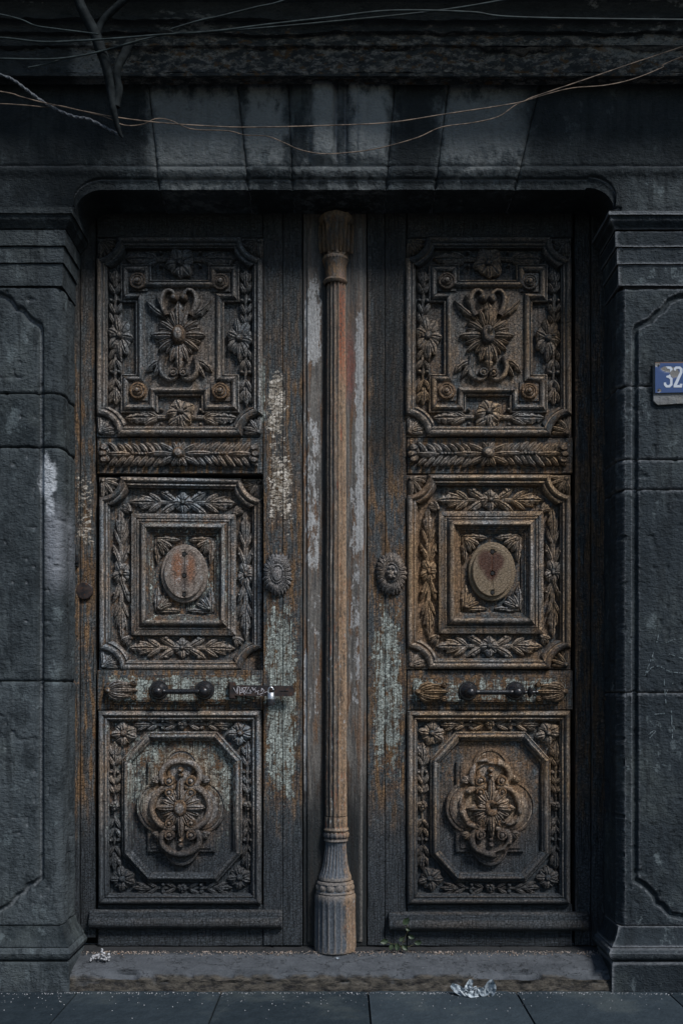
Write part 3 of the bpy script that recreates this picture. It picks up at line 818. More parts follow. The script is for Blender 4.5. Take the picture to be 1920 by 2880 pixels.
def inward(poly):
    n = len(poly); res = []
    # polygon clockwise on screen (y down): inward normal = right-hand of direction
    for i in range(n):
        p0, p1, p2 = poly[i - 1], poly[i], poly[(i + 1) % n]
        d1 = (p1[0] - p0[0], p1[1] - p0[1]); d2 = (p2[0] - p1[0], p2[1] - p1[1])
        l1 = math.hypot(*d1); l2 = math.hypot(*d2)
        n1 = (-d1[1] / l1, d1[0] / l1); n2 = (-d2[1] / l2, d2[0] / l2)
        den = 1 + n1[0] * n2[0] + n1[1] * n2[1]
        res.append(((n1[0] + n2[0]) / den, (n1[1] + n2[1]) / den))
    return res
def mitred(poly, prof, parent, name='moulding', mat=WOODC, skip=()):
    """one mesh per side of the frame, mitre-cut ends"""
    nrm = inward(poly); n = len(poly)
    for i in range(n):
        if i in skip: continue
        a, b = poly[i], poly[(i + 1) % n]; na, nb = nrm[i], nrm[(i + 1) % n]
        L = math.hypot(b[0] - a[0], b[1] - a[1]); ux, uy = (b[0] - a[0]) / L, (b[1] - a[1]) / L
        g = .5; m_ = max(2, int(L / 14)); G = []
        wob = [random.uniform(-.45, .45) for _ in range(m_ + 1)]
        for t in range(m_ + 1):
            row = []
            for o, h in prof:
                pa = (a[0] + na[0] * o + ux * g, a[1] + na[1] * o + uy * g); pb = (b[0] + nb[0] * o - ux * g, b[1] + nb[1] * o - uy * g)
                q = t / m_
                row.append((pa[0] + (pb[0] - pa[0]) * q, pa[1] + (pb[1] - pa[1]) * q, h + (wob[t] if h > 0 else 0)))
            G.append(row)
        bb = B().grid(G); bb.poly(G[0]); bb.poly(G[-1])
        make(name, bb, mat, parent, org=((a[0] + b[0]) / 2, (a[1] + b[1]) / 2), jit=.35, smooth=45)
def bars_open(segs, prof, parent):   # straight mouldings whose ends meet the corner arcs; segs: outer edge a->b
    for a, b, ia, ib in segs:
        L = math.hypot(b[0] - a[0], b[1] - a[1]); ux, uy = (b[0] - a[0]) / L, (b[1] - a[1]) / L; nx_, ny_ = -uy, ux
        G = []; m_ = int(L / 14)
        wob = [random.uniform(-.45, .45) for _ in range(m_ + 1)]
        for t in range(m_ + 1):
            row = []
            for o, h in prof:
                pa = (a[0] + nx_ * o + ux * ia * o, a[1] + ny_ * o + uy * ia * o); pb = (b[0] + nx_ * o - ux * ib * o, b[1] + ny_ * o - uy * ib * o)
                q = t / m_; row.append((pa[0] + (pb[0] - pa[0]) * q, pa[1] + (pb[1] - pa[1]) * q, h + (wob[t] if h > 0 else 0)))
            G.append(row)
        bb = B().grid(G); bb.poly(G[0]); bb.poly(G[-1])
        make('moulding', bb, WOODC, parent, org=((a[0] + b[0]) / 2, (a[1] + b[1]) / 2), jit=.35, smooth=45)
def eared_frame(x0, x1, y0, y1, parent, skipfan=()):
    r = 59
    bars_open([((x0 + r, y0), (x1 - r, y0), .68, .68), ((x1, y0 + r), (x1, y1 - r), .68, .68), ((x1 - r, y1), (x0 + r, y1), .68, .68), ((x0, y1 - r), (x0, y0 + r), .68, .68)], OUT30, parent)
    for ci, (cx, cy, sx, sy) in enumerate(((x0, y0, 1, 1), (x1, y0, -1, 1), (x1, y1, -1, -1), (x0, y1, 1, -1))):
        pr = [(-17, -3), (-16, 6), (-11, 15), (-4, 18), (1, 14), (3, 9), (5, 9), (8, 12), (12, 10), (15, 4), (17, -14)]
        G = []
        for i in range(15):
            row = []
            for o, h in pr:
                R_ = 75 + o; e = max(0.0, .42 * (R_ - 58) / 33) + .012
                a = e + (pi / 2 - 2 * e) * i / 14
                row.append((cx + sx * R_ * cos(a), cy + sy * R_ * sin(a), h))
            G.append(row)
        ab = B().grid(G); ab.poly(G[0]); ab.poly(G[-1])
        make('corner_arc', ab, WOODC, parent, org=(cx + sx * 54, cy + sy * 54), jit=.5)
        make('corner_block', B().prism([(cx + sx * 58 * cos(pi / 2 * i / 8), cy + sy * 58 * sin(pi / 2 * i / 8)) for i in range(9)] + [(cx, cy)], -14, -3), WOODC, parent, org=(cx + sx * 20, cy + sy * 20), jit=.2)
        if ci in skipfan: continue
        b = B()
        for i in range(6):
            a = .06 + (pi / 2 - .12) * i / 5
            R = 50 + (4 if i % 2 else -1)
            b.leaf(cx + sx * 12, cy + sy * 12, cx + sx * (6 + R * cos(a)), cy + sy * (6 + R * sin(a)), 7.5, -4, 13 + (i % 2) * 3, tip=.40, groove=2.5, nu=7)
        b.dome(cx + sx * 12, cy + sy * 12, 9, 9, -2, 15, n=12)
        make('shell_fan', b, WOODC, parent, org=(cx + sx * 25, cy + sy * 25), jit=.7)
def spray_long(cx, cy, half, vert=False, par=None, fl=(30, 30), n=8, seed=0, flat=False, hh=30, h0=-12, hp=14, name='leaf_spray'):
    """horizontal (or vertical) leaf spray with a flower in the middle"""
    b = B()
    T = (lambda u, v: (cx + v, cy + u)) if vert else (lambda u, v: (cx + u, cy + v))
    def lf(u0, v0, u1, v1, w, **k):
        a = T(u0, v0); c = T(u1, v1); b.leaf(a[0], a[1], c[0], c[1], w, **k)
    r = random.Random(seed)
    for s_ in (-1, 1):
        f = fl[1] if vert else fl[0]
        lf(s_ * f * .5, 0, s_ * (half * .66), 0, 7, h0=h0, hm=hp * .7, groove=1)
        lf(s_ * half * .50, 0, s_ * half, r.uniform(-2, 2), hh * (.80 if flat else .52), h0=h0, hm=hp, lobes=4, groove=3)
        for q in (-1, 1):
            lf(s_ * half * .52, q * 2, s_ * half * .82, q * hh * .60, hh * (.36 if flat else .22), h0=h0, hm=hp * .9, groove=2)
            lf(s_ * half * .42, q * 2, s_ * half * .66, q * hh * .85, hh * (.42 if flat else .26), h0=h0, hm=hp * .95, groove=2)
            if not flat:
                lf(s_ * f * .6, q * 2, s_ * (f + (half - f) * .28), q * hh, hh * .34, h0=h0, hm=hp, groove=3)
            p = T(s_ * (f + (half - f) * .12), q * hh * .85)
            b.dome(p[0], p[1], hh * .26, hh * .26, h0, hp * 1.2, n=12, m=4)
        if flat:
            p = T(s_ * half * .47, 0)
    b.flower(cx, cy, fl[0], fl[1], n, h0=h0, hp=hp + 3, seed=seed, ch=hp, cr=.26)
    return make(name, b, WOODC, par, org=(cx, cy), jit=.8)

def garland(cx, cy, half, vert, par, hh=15, fl=16, seed=0, hp=15, h0=-12, step=29):
    b = B(); r = random.Random(seed)
    T = (lambda u, v: (cx + v, cy + u)) if vert else (lambda u, v: (cx + u, cy + v))
    def lf(u0, v0, u1, v1, w, **k):
        a = T(u0, v0); c = T(u1, v1); b.leaf(a[0], a[1], c[0], c[1], w, **k)
    for s_ in (-1, 1):
        us = []; u = half - 42
        while u > fl * 1.2: us.append(u); u -= step
        mid = us[len(us) // 2] if us else 0
        lf(s_ * fl * .6, 0, s_ * (half - 26), 0, 5, h0=h0, hm=hp * .6, groove=1)
        lf(s_ * (half - 52), 0, s_ * half, r.uniform(-2, 2), hh * .72, h0=h0, hm=hp, lobes=3, groove=3)
        for u in us:
            for q in (-1, 1):
                if u == mid:
                    p = T(s_ * (u + 8), q * hh * .62); b.dome(p[0], p[1], hh * .42, hh * .42, h0, hp * 1.25, n=12, m=4)
                else:
                    lf(s_ * u, q * 1, s_ * (u + step * 1.15 + r.uniform(-3, 3)), q * (hh + r.uniform(-2, 1)), hh * .40, h0=h0, hm=hp * r.uniform(.85, 1.1), groove=2.6, tip=.5, nu=8, bend=s_ * q * 2 * (-1 if vert else 1))
    b.flower(cx, cy, fl, fl * 1.05, 7, h0=h0, hp=hp + 3, seed=seed, ch=hp, cr=.28)
    return make('leaf_garland', b, WOODC, par, org=(cx, cy), jit=.9)
def upper_panel(door):
    p = make('upper_panel', B().box(272, 738, 668, 1225, -40, -12, bev=.5, nx=20, ny=24), WOODC, door, org=(505, 1225), jit=.3)
    eared_frame(271, 739, 666, 1226, p)
    # eared inner frame: corner squares joined by bars
    T_, Bo, Lx, Rx = 784, 1111, 381, 629
    poly = [(338, 740), (424, 740), (424, T_), (584, T_), (584, 740), (672, 740), (672, 846), (Rx, 846), (Rx, 1050), (672, 1050), (672, 1158), (566, 1158), (566, Bo), (442, Bo), (442, 1158), (338, 1158), (338, 1050), (Lx, 1050), (Lx, 846), (338, 846)]
    mitred(poly, EAR22, p, 'moulding')
    nr = inward(poly)
    make('raised_field', B().prism([(a[0] + n[0] * 22.4, a[1] + n[1] * 22.4) for a, n in zip(poly, nr)], -13, -3), WOODC, p, org=(505, 1100), jit=.15)
    for cx, cy in ((388, 789), (620, 791), (388, 1098), (620, 1099)):
        make('corner_square', B().box(cx - 27, cx + 27, cy - 27, cy + 27, -4, 1, bev=1), WOODC, p, org=(cx, cy), jit=.2)
        make('round_button', B().turned(cx, cy, [(24, 0), (24, 6), (22, 10), (18.5, 11), (17, 8), (15.5, 8), (14, 13), (11, 15), (9.5, 12), (8, 12), (6.5, 18), (3, 20), (0, 21)]), WOODC, p, org=(cx, cy), jit=.6)
    # central ornament
    b = B()
    for s_ in (-1, 1):
        # upper C scrolls
        pts = [(503 + s_ * (22 + 34 * sin(t) + 6 * t), 880 - 68 * (1 - cos(t * .95)) * .8) for t in [i / 16 * 2.6 for i in range(17)]]
        pts = [(503 + s_ * q[0], q[1]) for q in [(34, 888), (42, 872), (47, 856), (48, 840), (44, 826), (36, 817), (26, 815), (18, 820), (14, 828)]]
        b.sweep(pts, rodprof(9, -4, 22), wfn=lambda u: 1.05 - .45 * u)
        b.dome(503 + s_ * 13.5, 838, 13, 13, -4, 26, n=16)
        b.leaf(503 + s_ * 30, 893, 503 + s_ * 92, 843, 11, h0=-4, hm=15, lobes=3, bend=s_ * 7)
        b.leaf(503 + s_ * 36, 885, 503 + s_ * 62, 828, 8, h0=-4, hm=18)
        # lower
        pts = [(503 + s_ * q[0], q[1]) for q in [(46, 1004), (50, 1020), (52, 1036), (47, 1052), (36, 1063), (24, 1067), (13, 1062), (6, 1052)]]
        b.sweep(pts, rodprof(8.5, -4, 20), wfn=lambda u: 1.1 - .4 * u)
        b.turned(503 + s_ * 14, 1047, [(13, -4), (13, 12), (11, 17), (8, 17), (7, 13), (5, 13), (4, 19), (0, 21)], n=16)
        b.leaf(503 + s_ * 44, 1012, 503 + s_ * 94, 1046, 12, h0=-4, hm=16, lobes=3, bend=-s_ * 5)
        b.leaf(503 + s_ * 46, 1016, 503 + s_ * 72, 1060, 8, h0=-4, hm=16)
    make('scroll_ornament', b, WOODC, p, org=(503, 1000), jit=.8)
    b = B()
    R = [(90, 78, 0), (68, 62, 22), (62, 60, 43), (66, 66, 62), (58, 58, 78)]
    n = 20
    for i in list(range(1, n, 2)) + list(range(0, n, 2)):
        a = 2 * pi * i / n
        rr = 78 if i % 10 == 0 else (92 if i % 10 == 5 else (64 if i % 2 else 71))
        rr *= random.uniform(.95, 1.04)
        b.leaf(503 + 14 * cos(a), 942 + 20 * sin(a), 503 + rr * cos(a), 942 + rr * sin(a) * 1.02, 9.5 if i % 5 else 12, h0=-4, hm=17 if i % 2 == 0 else 13, tip=.42, groove=3.2, nu=9)
    for s_, y1 in ((-1, 846), (1, 1042)):
        b.leaf(503, 942 + s_ * 24, 503, y1, 15, h0=-2, hm=20, lobes=3, tip=.45)
        for q in (-1, 1): b.leaf(503 + q * 8, 942 + s_ * 26, 503 + q * 24, y1 - s_ * 26, 9, h0=-2, hm=17, tip=.42)
    b.turned(503, 943, [(21, -4), (20, 14), (19, 12), (18, 18), (15, 25), (9, 30), (0, 32)], n=24, ry=1.45)
    make('centre_flower', b, WOODC, p, org=(503, 942), jit=.8)
    spray_long(506, 724, 156, par=p, fl=(42, 34), n=9, seed=1, hh=22, flat=True)
    make('flower', B().flower(506, 738, 44, 44, 9, h0=-8, hp=18, seed=3, rot=pi / 2), WOODC, p, org=(506, 738), jit=.8)
    spray_long(507, 1170, 158, par=p, fl=(42, 36), n=10, seed=2, hh=24, flat=True)
    make('flower', B().flower(507, 1156, 44, 38, 9, h0=-8, hp=18, seed=5, rot=pi / 2), WOODC, p, org=(507, 1156), jit=.8)
    for x, y in ((322, 943), (690, 943)):
        garland(x, y, 193, True, p, hh=17, fl=20, seed=int(x))
    make('flower', B().flower(336, 942, 37, 60, 13, h0=-8, hp=17, seed=8, rot=pi / 2, crx=11, cry=13), WOODC, p, org=(336, 942), jit=.8)
    make('flower', B().flower(672, 950, 37, 61, 13, h0=-8, hp=17, seed=9, rot=pi / 2, crx=11, cry=13), WOODC, p, org=(672, 950), jit=.8)
    return p
def frieze(door):
    b = B()
    cy = 1277
    def fr(n=28):
        G = []
        for i in range(n + 1):
            x = 280 + 448 * i / n; e = max(0.05, 1 - abs((x - 504) / 228) ** 8)
            G.append([(x, cy + v * 26 * e, -2 + (9 * (1 - v * v) * e if abs(v) < 1 else 0)) for v in (-1, -.9, -.5, 0, .5, .9, 1)])
        return G
    b.grid(fr())
    r = random.Random(4)
    for s_ in (-1, 1):
        for j, u in enumerate([196, 172, 150, 129, 108, 88, 68, 48, 30]):
            for q in (-1, 1):
                L = 33 + r.uniform(-3, 3)
                b.leaf(504 + s_ * u, cy + q * 3, 504 + s_ * (u + L * .80), cy + q * (33 + r.uniform(-3, 2)), 7.6, h0=0, hm=14 + r.uniform(-2, 4), tip=.40, groove=3, nu=8, bend=s_ * q * 2)
        b.leaf(504 + s_ * 16, cy, 504 + s_ * 95, cy - 1, 9, h0=4, hm=15, tip=.5)
        for k in range(5): b.dome(504 + s_ * (94 + k * 9), cy - 1, 6, 5.5, 4, 13, n=10, m=3)
        b.leaf(504 + s_ * 138, cy, 504 + s_ * 206, cy, 9, h0=4, hm=13)
        for q in (-1, 0, 1): b.turned(504 + s_ * (214 - abs(q) * 4), cy + q * 17, [(13, 0), (12, 13), (8, 19), (0, 20)], n=12, ry=.75)
        for q in (-1, 1): b.leaf(504 + s_ * 10, cy + q * 6, 504 + s_ * 56, cy + q * 30, 8, h0=2, hm=15, tip=.45)
    for a in (-.5, 0, .5): b.leaf(504, cy + 4, 504 + 26 * sin(a) * 1.6, cy + 32, 9, h0=3, hm=16, tip=.4)
    for a in (-.45, 0, .45): b.leaf(504, cy - 4, 504 + 24 * sin(a) * 1.6, cy - 34, 7, h0=3, hm=15, tip=.4)
    b.turned(504, cy - 2, [(18, 3), (18, 18), (15, 25), (8, 29), (0, 30)], n=18, ry=.92)
    return make('leaf_frieze', b, WOODC, door, org=(504, 1313), jit=1.0)
def mid_panel(door, sunk=False):
    p = make('middle_panel', B().box(277, 735, 1335, 1880, -40, -12, bev=.5, nx=20, ny=24), WOODC, door, org=(277, 1880), jit=.3)
    eared_frame(276, 737, 1334, 1882, p, skipfan=(1, 2) if sunk else ())
    mitred([(366, 1437), (660, 1437), (660, 1782), (366, 1782)], INN62, p, 'moulding')
    make('recessed_field', B().box(426, 600, 1497, 1722, -13, -9, bev=.3), WOODC, p, org=(513, 1720), jit=.2)
    spray_long(511, 1404, 150, par=p, fl=(32, 33), n=8, seed=11, hh=32)
    spray_long(509, 1817, 150, par=p, fl=(32, 30), n=8, seed=12, hh=31)
    spray_long(337, 1606, 188, vert=True, par=p, fl=(25, 40), n=9, seed=13, hh=23)
    spray_long(688, 1608, 188, vert=True, par=p, fl=(23, 40), n=9, seed=14, hh=22)
    for i, (x, y, sx, sy) in enumerate(((354, 1424, -1, -1), (664, 1428, 1, -1), (354, 1795, -1, 1), (664, 1795, 1, 1))):
        b = B()
        for a in (.1, .8, 1.5): b.leaf(x + sx * -8, y - sy * 8, x + sx * 17 * cos(a) * 1.1, y + sy * 17 * sin(a) * 1.1, 7, h0=-10, hm=13, tip=.42)
        b.dome(x - sx * 9, y - sy * 5, 7, 7, -10, 17, n=12)
        make('leaf_tuft', b, WOODC, p, org=(x, y), jit=.8)
    for x, y, sx, sy in ((436, 1508, 1, 1), (592, 1508, -1, 1), (436, 1714, 1, -1), (592, 1714, -1, -1)):
        b = B()
        b.leaf(x, y, x + sx * 68, y + sy * 3, 11, h0=-10, hm=15, lobes=3, bend=0)
        b.leaf(x, y, x + sx * 4, y + sy * 72, 11, h0=-10, hm=15, lobes=3)
        for a in (.45, .8, 1.12): b.leaf(x + sx * 4, y + sy * 4, x + sx * 48 * cos(a), y + sy * 50 * sin(a), 9, h0=-8, hm=19, tip=.42)
        b.dome(x + sx * 9, y + sy * 9, 9, 9, -6, 20, n=12)
        make('corner_leaf', b, WOODC, p, org=(x, y), jit=.8)
    ov = B().turned(515, 1607, [(66, -10), (66, 3), (64, 5), (58, 5.5), (56.5, 8), (56, 13), (54, 14.4)], n=48, ry=1.26)
    # face with a split down the middle and three bored holes
    G = []
    for i in range(20):
        r_ = 54 * (1 - i / 19)
        row = []
        for k in range(48):
            a = 2 * pi * k / 48; x = r_ * cos(a); y = r_ * sin(a) * 1.28
            h = 14.5 - (2.0 * exp(-(x / 1.2) ** 2) if i > 0 else 0)
            for yy in (-54, 6, 60): h -= 14 * exp(-((x * x + (y - yy) ** 2) / 30.0) ** 2)
            row.append((515 + x, 1607 + y, h))
        G.append(row)
    ov.grid(G, cv=True)
    make('oval_boss', ov, OVAL, p, org=(515, 1607), jit=.3, smooth=24)
    for yy in (1553, 1613, 1667):
        make('bored_hole', B().turned(515, yy, [(5.5, 10), (5.0, 14.6), (3.8, 14.8), (0, 14.8)], n=14), DARKM, p, org=(515, yy), jit=0)
    return p
def lower_panel(door):
    p = make('lower_panel', B().box(277, 735, 2001, 2541, -40, -12, bev=.5, nx=20, ny=24), WOODC, door, org=(505, 2541), jit=.3)
    mitred([(276, 1999), (735, 1999), (735, 2544), (276, 2544)], [(o, h) for o, h in OUT30], p)
    octo = [(413, 2058), (610, 2058), (680, 2136), (680, 2404), (611, 2482), (413, 2482), (341, 2404), (341, 2136)]
    mitred(octo, OCT27, p)
    nr = inward(octo)
    make('octagon_field', B().prism([(a[0] + n[0] * 26, a[1] + n[1] * 26) for a, n in zip(octo, nr)], -13, -7), WOODC, p, org=(511, 2455), jit=.2)
    for x, y, r in ((347, 2063, 37), (675, 2063, 37), (343, 2474, 36), (673, 2470, 36)):
        make('corner_flower', B().flower(x, y, r, r, 9, h0=-13, hp=19, seed=int(x + y), cr=.28, rot=.3), WOODC, p, org=(x, y), jit=.9)
    for cx, cy, half, vert in ((511, 2038, 140, False), (511, 2500, 140, False), (320, 2268, 182, True), (696, 2268, 182, True)):
        garland(cx, cy, half, vert, p, hh=16, fl=15, seed=int(cx + cy), step=26)
    # quatrefoil backing: square plus four lobes
    qx, qy = 510, 2270
    make('backing_square', B().box(qx - 96, qx + 95, qy - 126, qy + 128, -8, 4, bev=3).box(qx - 86, qx + 85, qy - 116, qy + 118, 3, 8, bev=2.5), WOODC, p, org=(qx, qy + 128), jit=.5)
    for cx, cy, rx, ry in ((qx, qy - 106, 52, 60), (qx, qy + 106, 52, 60), (qx - 54, qy, 72, 76), (qx + 54, qy, 72, 76)):
        b = B().turned(cx, cy, [(rx, -8), (rx, 5), (rx - 2, 9), (rx - 6, 10), (rx - 8, 6), (rx - 11, 6), (rx - 12.5, 11), (rx - 30, 12), (0, 12)], n=48, ry=ry / rx)
        make('backing_lobe', b, WOODC, p, org=(cx, cy), jit=.5)
    b = B()
    for s_ in (-1, 1):          # s_=-1 top, 1 bottom C scroll
        cy = qy + s_ * 88
        pts = []
        for i in range(45):
            t = -.5 * pi + (i / 44 - .5) * 2 * 2.2
            rr = 1.0
            pts.append((qx + 55 * cos(t) * (1 - .12 * abs(i / 44 - .5)), cy - s_ * 42 * sin(t) * 1.0))
        # curl the two ends inwards
        def curl(p0, sx):
            out = []
            for i in range(1, 14):
                a = i / 13 * 4.6; r_ = 15 * (1 - i / 20)
                out.append((qx + sx * (29 - 15 + 15) - sx * (r_ * sin(a) * 1.0) - 0, cy - s_ * 22 + (-s_) * (-0) + s_ * (r_ * cos(a) - 15) * -1 * -1))
            return out
        b.sweep(pts, rodprof(9.5, 8, 19, 11))
        for sx in (-1, 1):
            ex, ey = qx + sx * 30, cy - s_ * 12
            b.turned(ex, ey, [(15, 8), (15, 25), (13, 31), (9, 31), (8, 26), (6.5, 26), (5, 35), (0, 38)], n=20)
        b.dome(qx, cy + s_ * 18, 9, 9, 9, 22, n=12); b.dome(qx, cy + s_ * 3, 8, 7, 9, 20, n=12)
    for s_ in (-1, 1):
        cx = qx + s_ * 26
        pts = []
        for i in range(45):
            t = (i / 44 - .5) * 2 * 1.8
            pts.append((cx + s_ * 54 * cos(t), qy + 58 * sin(t)))
        b.sweep(pts, rodprof(10, 8, 20, 11))
        for sy in (-1, 1):
            b.turned(qx + s_ * 31, qy + sy * 43, [(13, 8), (13, 24), (11, 30), (8, 30), (7, 25), (5.5, 25), (4, 33), (0, 36)], n=18)
        for sy in (-1, 1):
            for a in (.2, .9, 1.6):
                X, Y = qx + s_ * 62, qy + sy * 72
                b.leaf(X, Y, X + s_ * 20 * cos(a), Y + sy * 20 * sin(a), 7.5, h0=9, hm=14, tip=.42)
    make('openwork_scrolls', b, WOODC, p, org=(qx, qy), jit=.7)
    b = B(); n = 16
    for i in list(range(1, n, 2)) + list(range(0, n, 2)):
        a = 2 * pi * i / n; rr = {0: 69, 8: 69, 4: 83, 12: 83}.get(i, 56 if i % 2 else 60)
        b.leaf(qx + 10 * cos(a), qy + 12 * sin(a), qx + rr * cos(a), qy + rr * sin(a), 11.5, h0=12, hm=26 if i % 4 == 0 else 21, tip=.42, groove=3.4, nu=9)
    b.turned(qx, qy, [(20, 10), (19.5, 32), (17, 38), (10, 42), (0, 43)], n=24, ry=1.22)
    make('centre_flower', b, WOODC, p, org=(qx, qy), jit=.7)
    return p
def plaque(door, mirror_orn=True):
    e = 1899; f_ = 1980
    out = [(322, e), (695, e), (699, 1912), (712, 1920), (722, 1925), (722, 1957), (712, 1961), (699, 1968), (695, f_), (322, f_), (318, 1968), (306, 1961), (294, 1957), (294, 1925), (306, 1920), (318, 1912)]
    pl = make('handle_plaque', B().prism([(x, y) for x, y in out], -4, 7).prism([(508 + (x - 508) * .965, 1939 + (y - 1939) * .84) for x, y in out], 6, 12).prism([(508 + (x - 508) * .945, 1939 + (y - 1939) * .74) for x, y in out], 11, 13), WOODH, door, org=(508, 1980), jit=.5)
    return pl
def acanthus(parent, rx, ty, s_, length=88):
    """fan of curling leaves growing from root rx towards s_"""
    b = B()
    for i, a in enumerate((-.62, -.38, -.18, 0, .18, .38, .62)):
        L = length * (1 - .42 * abs(a)) * (.98 if i % 2 else .9)
        b.leaf(rx + s_ * 4, ty + a * 10, rx + s_ * L * cos(a), ty + L * sin(a) * .62, 8.5, h0=10, hm=16 + (3 if i % 2 else 0), tip=.45, groove=3.5, bend=a * s_ * 12)
    for q in (-1, 1):
        b.turned(rx + s_ * length * .86, ty + q * 20, [(8, 11), (8, 20), (6, 24), (4, 20), (2, 24), (0, 26)], n=12)
    b.dome(rx + s_ * 4, ty, 12, 10, 11, 16, n=12)
    return make('leaf_ornament', b, WOODC, parent, org=(rx, ty), jit=.9)
def pull(parent, x0, x1, y, knob=False):
    b = B()
    for x in (x0, x1): b.turned(x, y, [(27, 11), (27, 15), (25, 18), (21, 18), (19, 22), (13, 25), (10, 30), (0, 30)], n=28)
    for x in (x0 + 3, x1 + 2):
        G = []
        for i in range(10):
            t = i / 9 * pi
            G.append([(x + 15 * sin(t) * cos(a), y + 4 + 15 * sin(t) * sin(a), 44 - 15 * cos(t)) for a in [2 * pi * k / 20 for k in range(20)]])
        b.grid(G, cv=True)
    segs = [(x0 + 16, 6.5), (x0 + 20, 8), (x0 + 24, 6.5), (x0 + 30, 6.8), ((x0 + x1) / 2, 7.6), (x1 - 28, 6.8), (x1 - 22, 6.5), (x1 - 18, 8), (x1 - 12, 6.5)]
    def turn(segs): b.grid([[(x, y + 4 + r * cos(a), 44 + r * sin(a)) for a in [2 * pi * k / 14 for k in range(14)]] for x, r in segs], cv=True)
    turn(segs)
    if knob: turn([(x1 + 16, 5), (x1 + 20, 7), (x1 + 24, 4.5), (x1 + 28, 5), (x1 + 31, 13), (x1 + 35, 16), (x1 + 39, 13), (x1 + 43, 5), (x1 + 49, 4), (x1 + 53, 6.5), (x1 + 57, 6), (x1 + 60, 1)])
    return make('door_handle', b, IRON, parent, org=((x0 + x1) / 2, y), jit=.15)
def kick(door, x0, x1, y0, y1, seed):
    # wide half-round weatherboard with returned end
    prof = [(0, -2), (1, 8), (5, 12), (10, 13), (12, 16), (18, 17), (20, 21), (26, 24), (34, 25), (42, 22), (48, 16), (52, 8), (54, -2)]
    q = (y1 - y0) / 54.0; n = 40; G = []
    for i in range(n + 1):
        x = x0 + (x1 - x0) * i / n
        e = min(1, min(i, n - i) / .8 + .0) if i in (0, n) else 1
        G.append([(x + (9 * (1 if x < 900 and x0 < 500 else 1)) * 0, y0 + o * q, h) for o, h in prof])
    b = B().grid(G); b.poly(G[0]); b.poly(G[-1])
    return make('weatherboard', b, WOODH, door, org=((x0 + x1) / 2, y1), jit=.8)

def oval_mat():
    m = Mat('worn_oval_wood')
    med = m.noise(.04, .03, .04, det=6, rough=.65); fine = m.noise(.22, det=3, off=4); gr_ = m.noise(.25, .02, .2, det=4)
    crk = m.voro(.11, .16, .1, feat='DISTANCE_TO_EDGE', warp=.5)
    c = m.mix((.070, .052, .042), (.29, .24, .205), (med * 1.2 + fine * .8 - .5).clamp())
    c = m.mix(c, (.20, .075, .028), (m.blob(497, 1590, 15, 40, .5, fine, 1.2).max(m.blob(534, 1600, 12, 40, .6, med, .9))) * .8)
    c = m.mix(c, (.055, .04, .035), m.blob(516, 1625, 7, 56, .6, med, .9) * .8)
    pk = m.noise(.07, .05, .07, det=9, rough=.76, off=811)
    c = m.mix(c, (.060, .042, .032), pk.step(.50, .58) * .8)
    c = m.mix(c, (.36, .36, .36), (1.0 - pk.step(.38, .43)) * .6)
    right = m.x.step(900.0, 1000.0)
    c = m.mix(c, m.mix((.09, .065, .038), (.22, .155, .09), fine), right * .85)
    heart = m.blob(1366, 1578, 24, 30, .3, med, .6).max(m.blob(1395, 1580, 22, 26, .3, med, .6)).max(m.blob(1380, 1604, 22, 28, .3, med, .6))
    c = m.mix(c, m.mix((.022, .009, .005), (.085, .028, .012), gr_), heart)
    inner = (((m.x - (515 + 868 * 1.0) * 1.0) / 1.0))
    c = m.mix(c, (.02, .018, .016), (1.0 - crk.step(0, .04)) * .6)
    return m.out(c, rough=.55, bump=crk.step(0, .1) + fine * .6, dist=.002, spec=.4)
OVAL = oval_mat()

left = empty('carved_door', (wx(505), 0, .13), 'left weathered carved wooden door leaf held by the iron hasp and padlock', 'door', 'pair of carved door leaves')
right = empty('carved_door', (wx(505 + DX), 0, .13), 'right weathered carved wooden door leaf with a brown heart-shaped stain on its oval boss', 'door', 'pair of carved door leaves')
CARVED = ('flower', 'corner_flower', 'centre_flower', 'leaf_spray', 'leaf_garland', 'leaf_frieze', 'scroll_ornament', 'openwork_scrolls', 'corner_leaf', 'shell_fan', 'leaf_tuft')
def copytree(o, parent):
    c = o.copy(); coll.objects.link(c); c.parent = parent
    if o.type == 'MESH' and o.name.split('.')[0] in CARVED:
        c.data = o.data.copy(); n = len(c.data.vertices); co = np.zeros(n * 3); c.data.vertices.foreach_get('co', co); co = co.reshape(-1, 3)
        q = co * S; sd = random.randint(0, 40)
        co[:, 0] += (3.4 * vn(q[:, 0] / 26, q[:, 2] / 26, sd) + 1.2 * vn(q[:, 0] / 8, q[:, 2] / 8, sd + 1)) / S
        co[:, 2] += (3.4 * vn(q[:, 2] / 26, q[:, 0] / 26, sd + 2) + 1.2 * vn(q[:, 2] / 8, q[:, 0] / 8, sd + 3)) / S
        wear = np.clip(vn(q[:, 0] / 18, q[:, 2] / 18, sd + 5) * 4 - .7, 0, 1)      # chipped and rubbed-down spots
        lim = -.012; co[:, 1] = np.where(co[:, 1] < lim, co[:, 1] + (lim - co[:, 1]) * wear * .7, co[:, 1])
        c.data.vertices.foreach_set('co', co.ravel()); c.data.update()
    ORG[c.name] = ORG[o.name] + np.array([DX / S * DK, 0, 0])
    if o.name.split('.')[0] in ('corner_flower', 'flower', 'shell_fan', 'leaf_tuft', 'round_button'):
        lim = .3 if 'corner_flower' in o.name or 'button' in o.name else .07
        c.rotation_euler = (random.uniform(-.03, .03), random.uniform(-lim, lim), 0); q = random.uniform(.94, 1.04); c.scale = (q, random.uniform(.75, 1.05), q)
    for ch in list(o.children): copytree(ch, c)
    return c
up = upper_panel(left); fz = frieze(left); lo = lower_panel(left)
mp = mid_panel(left)
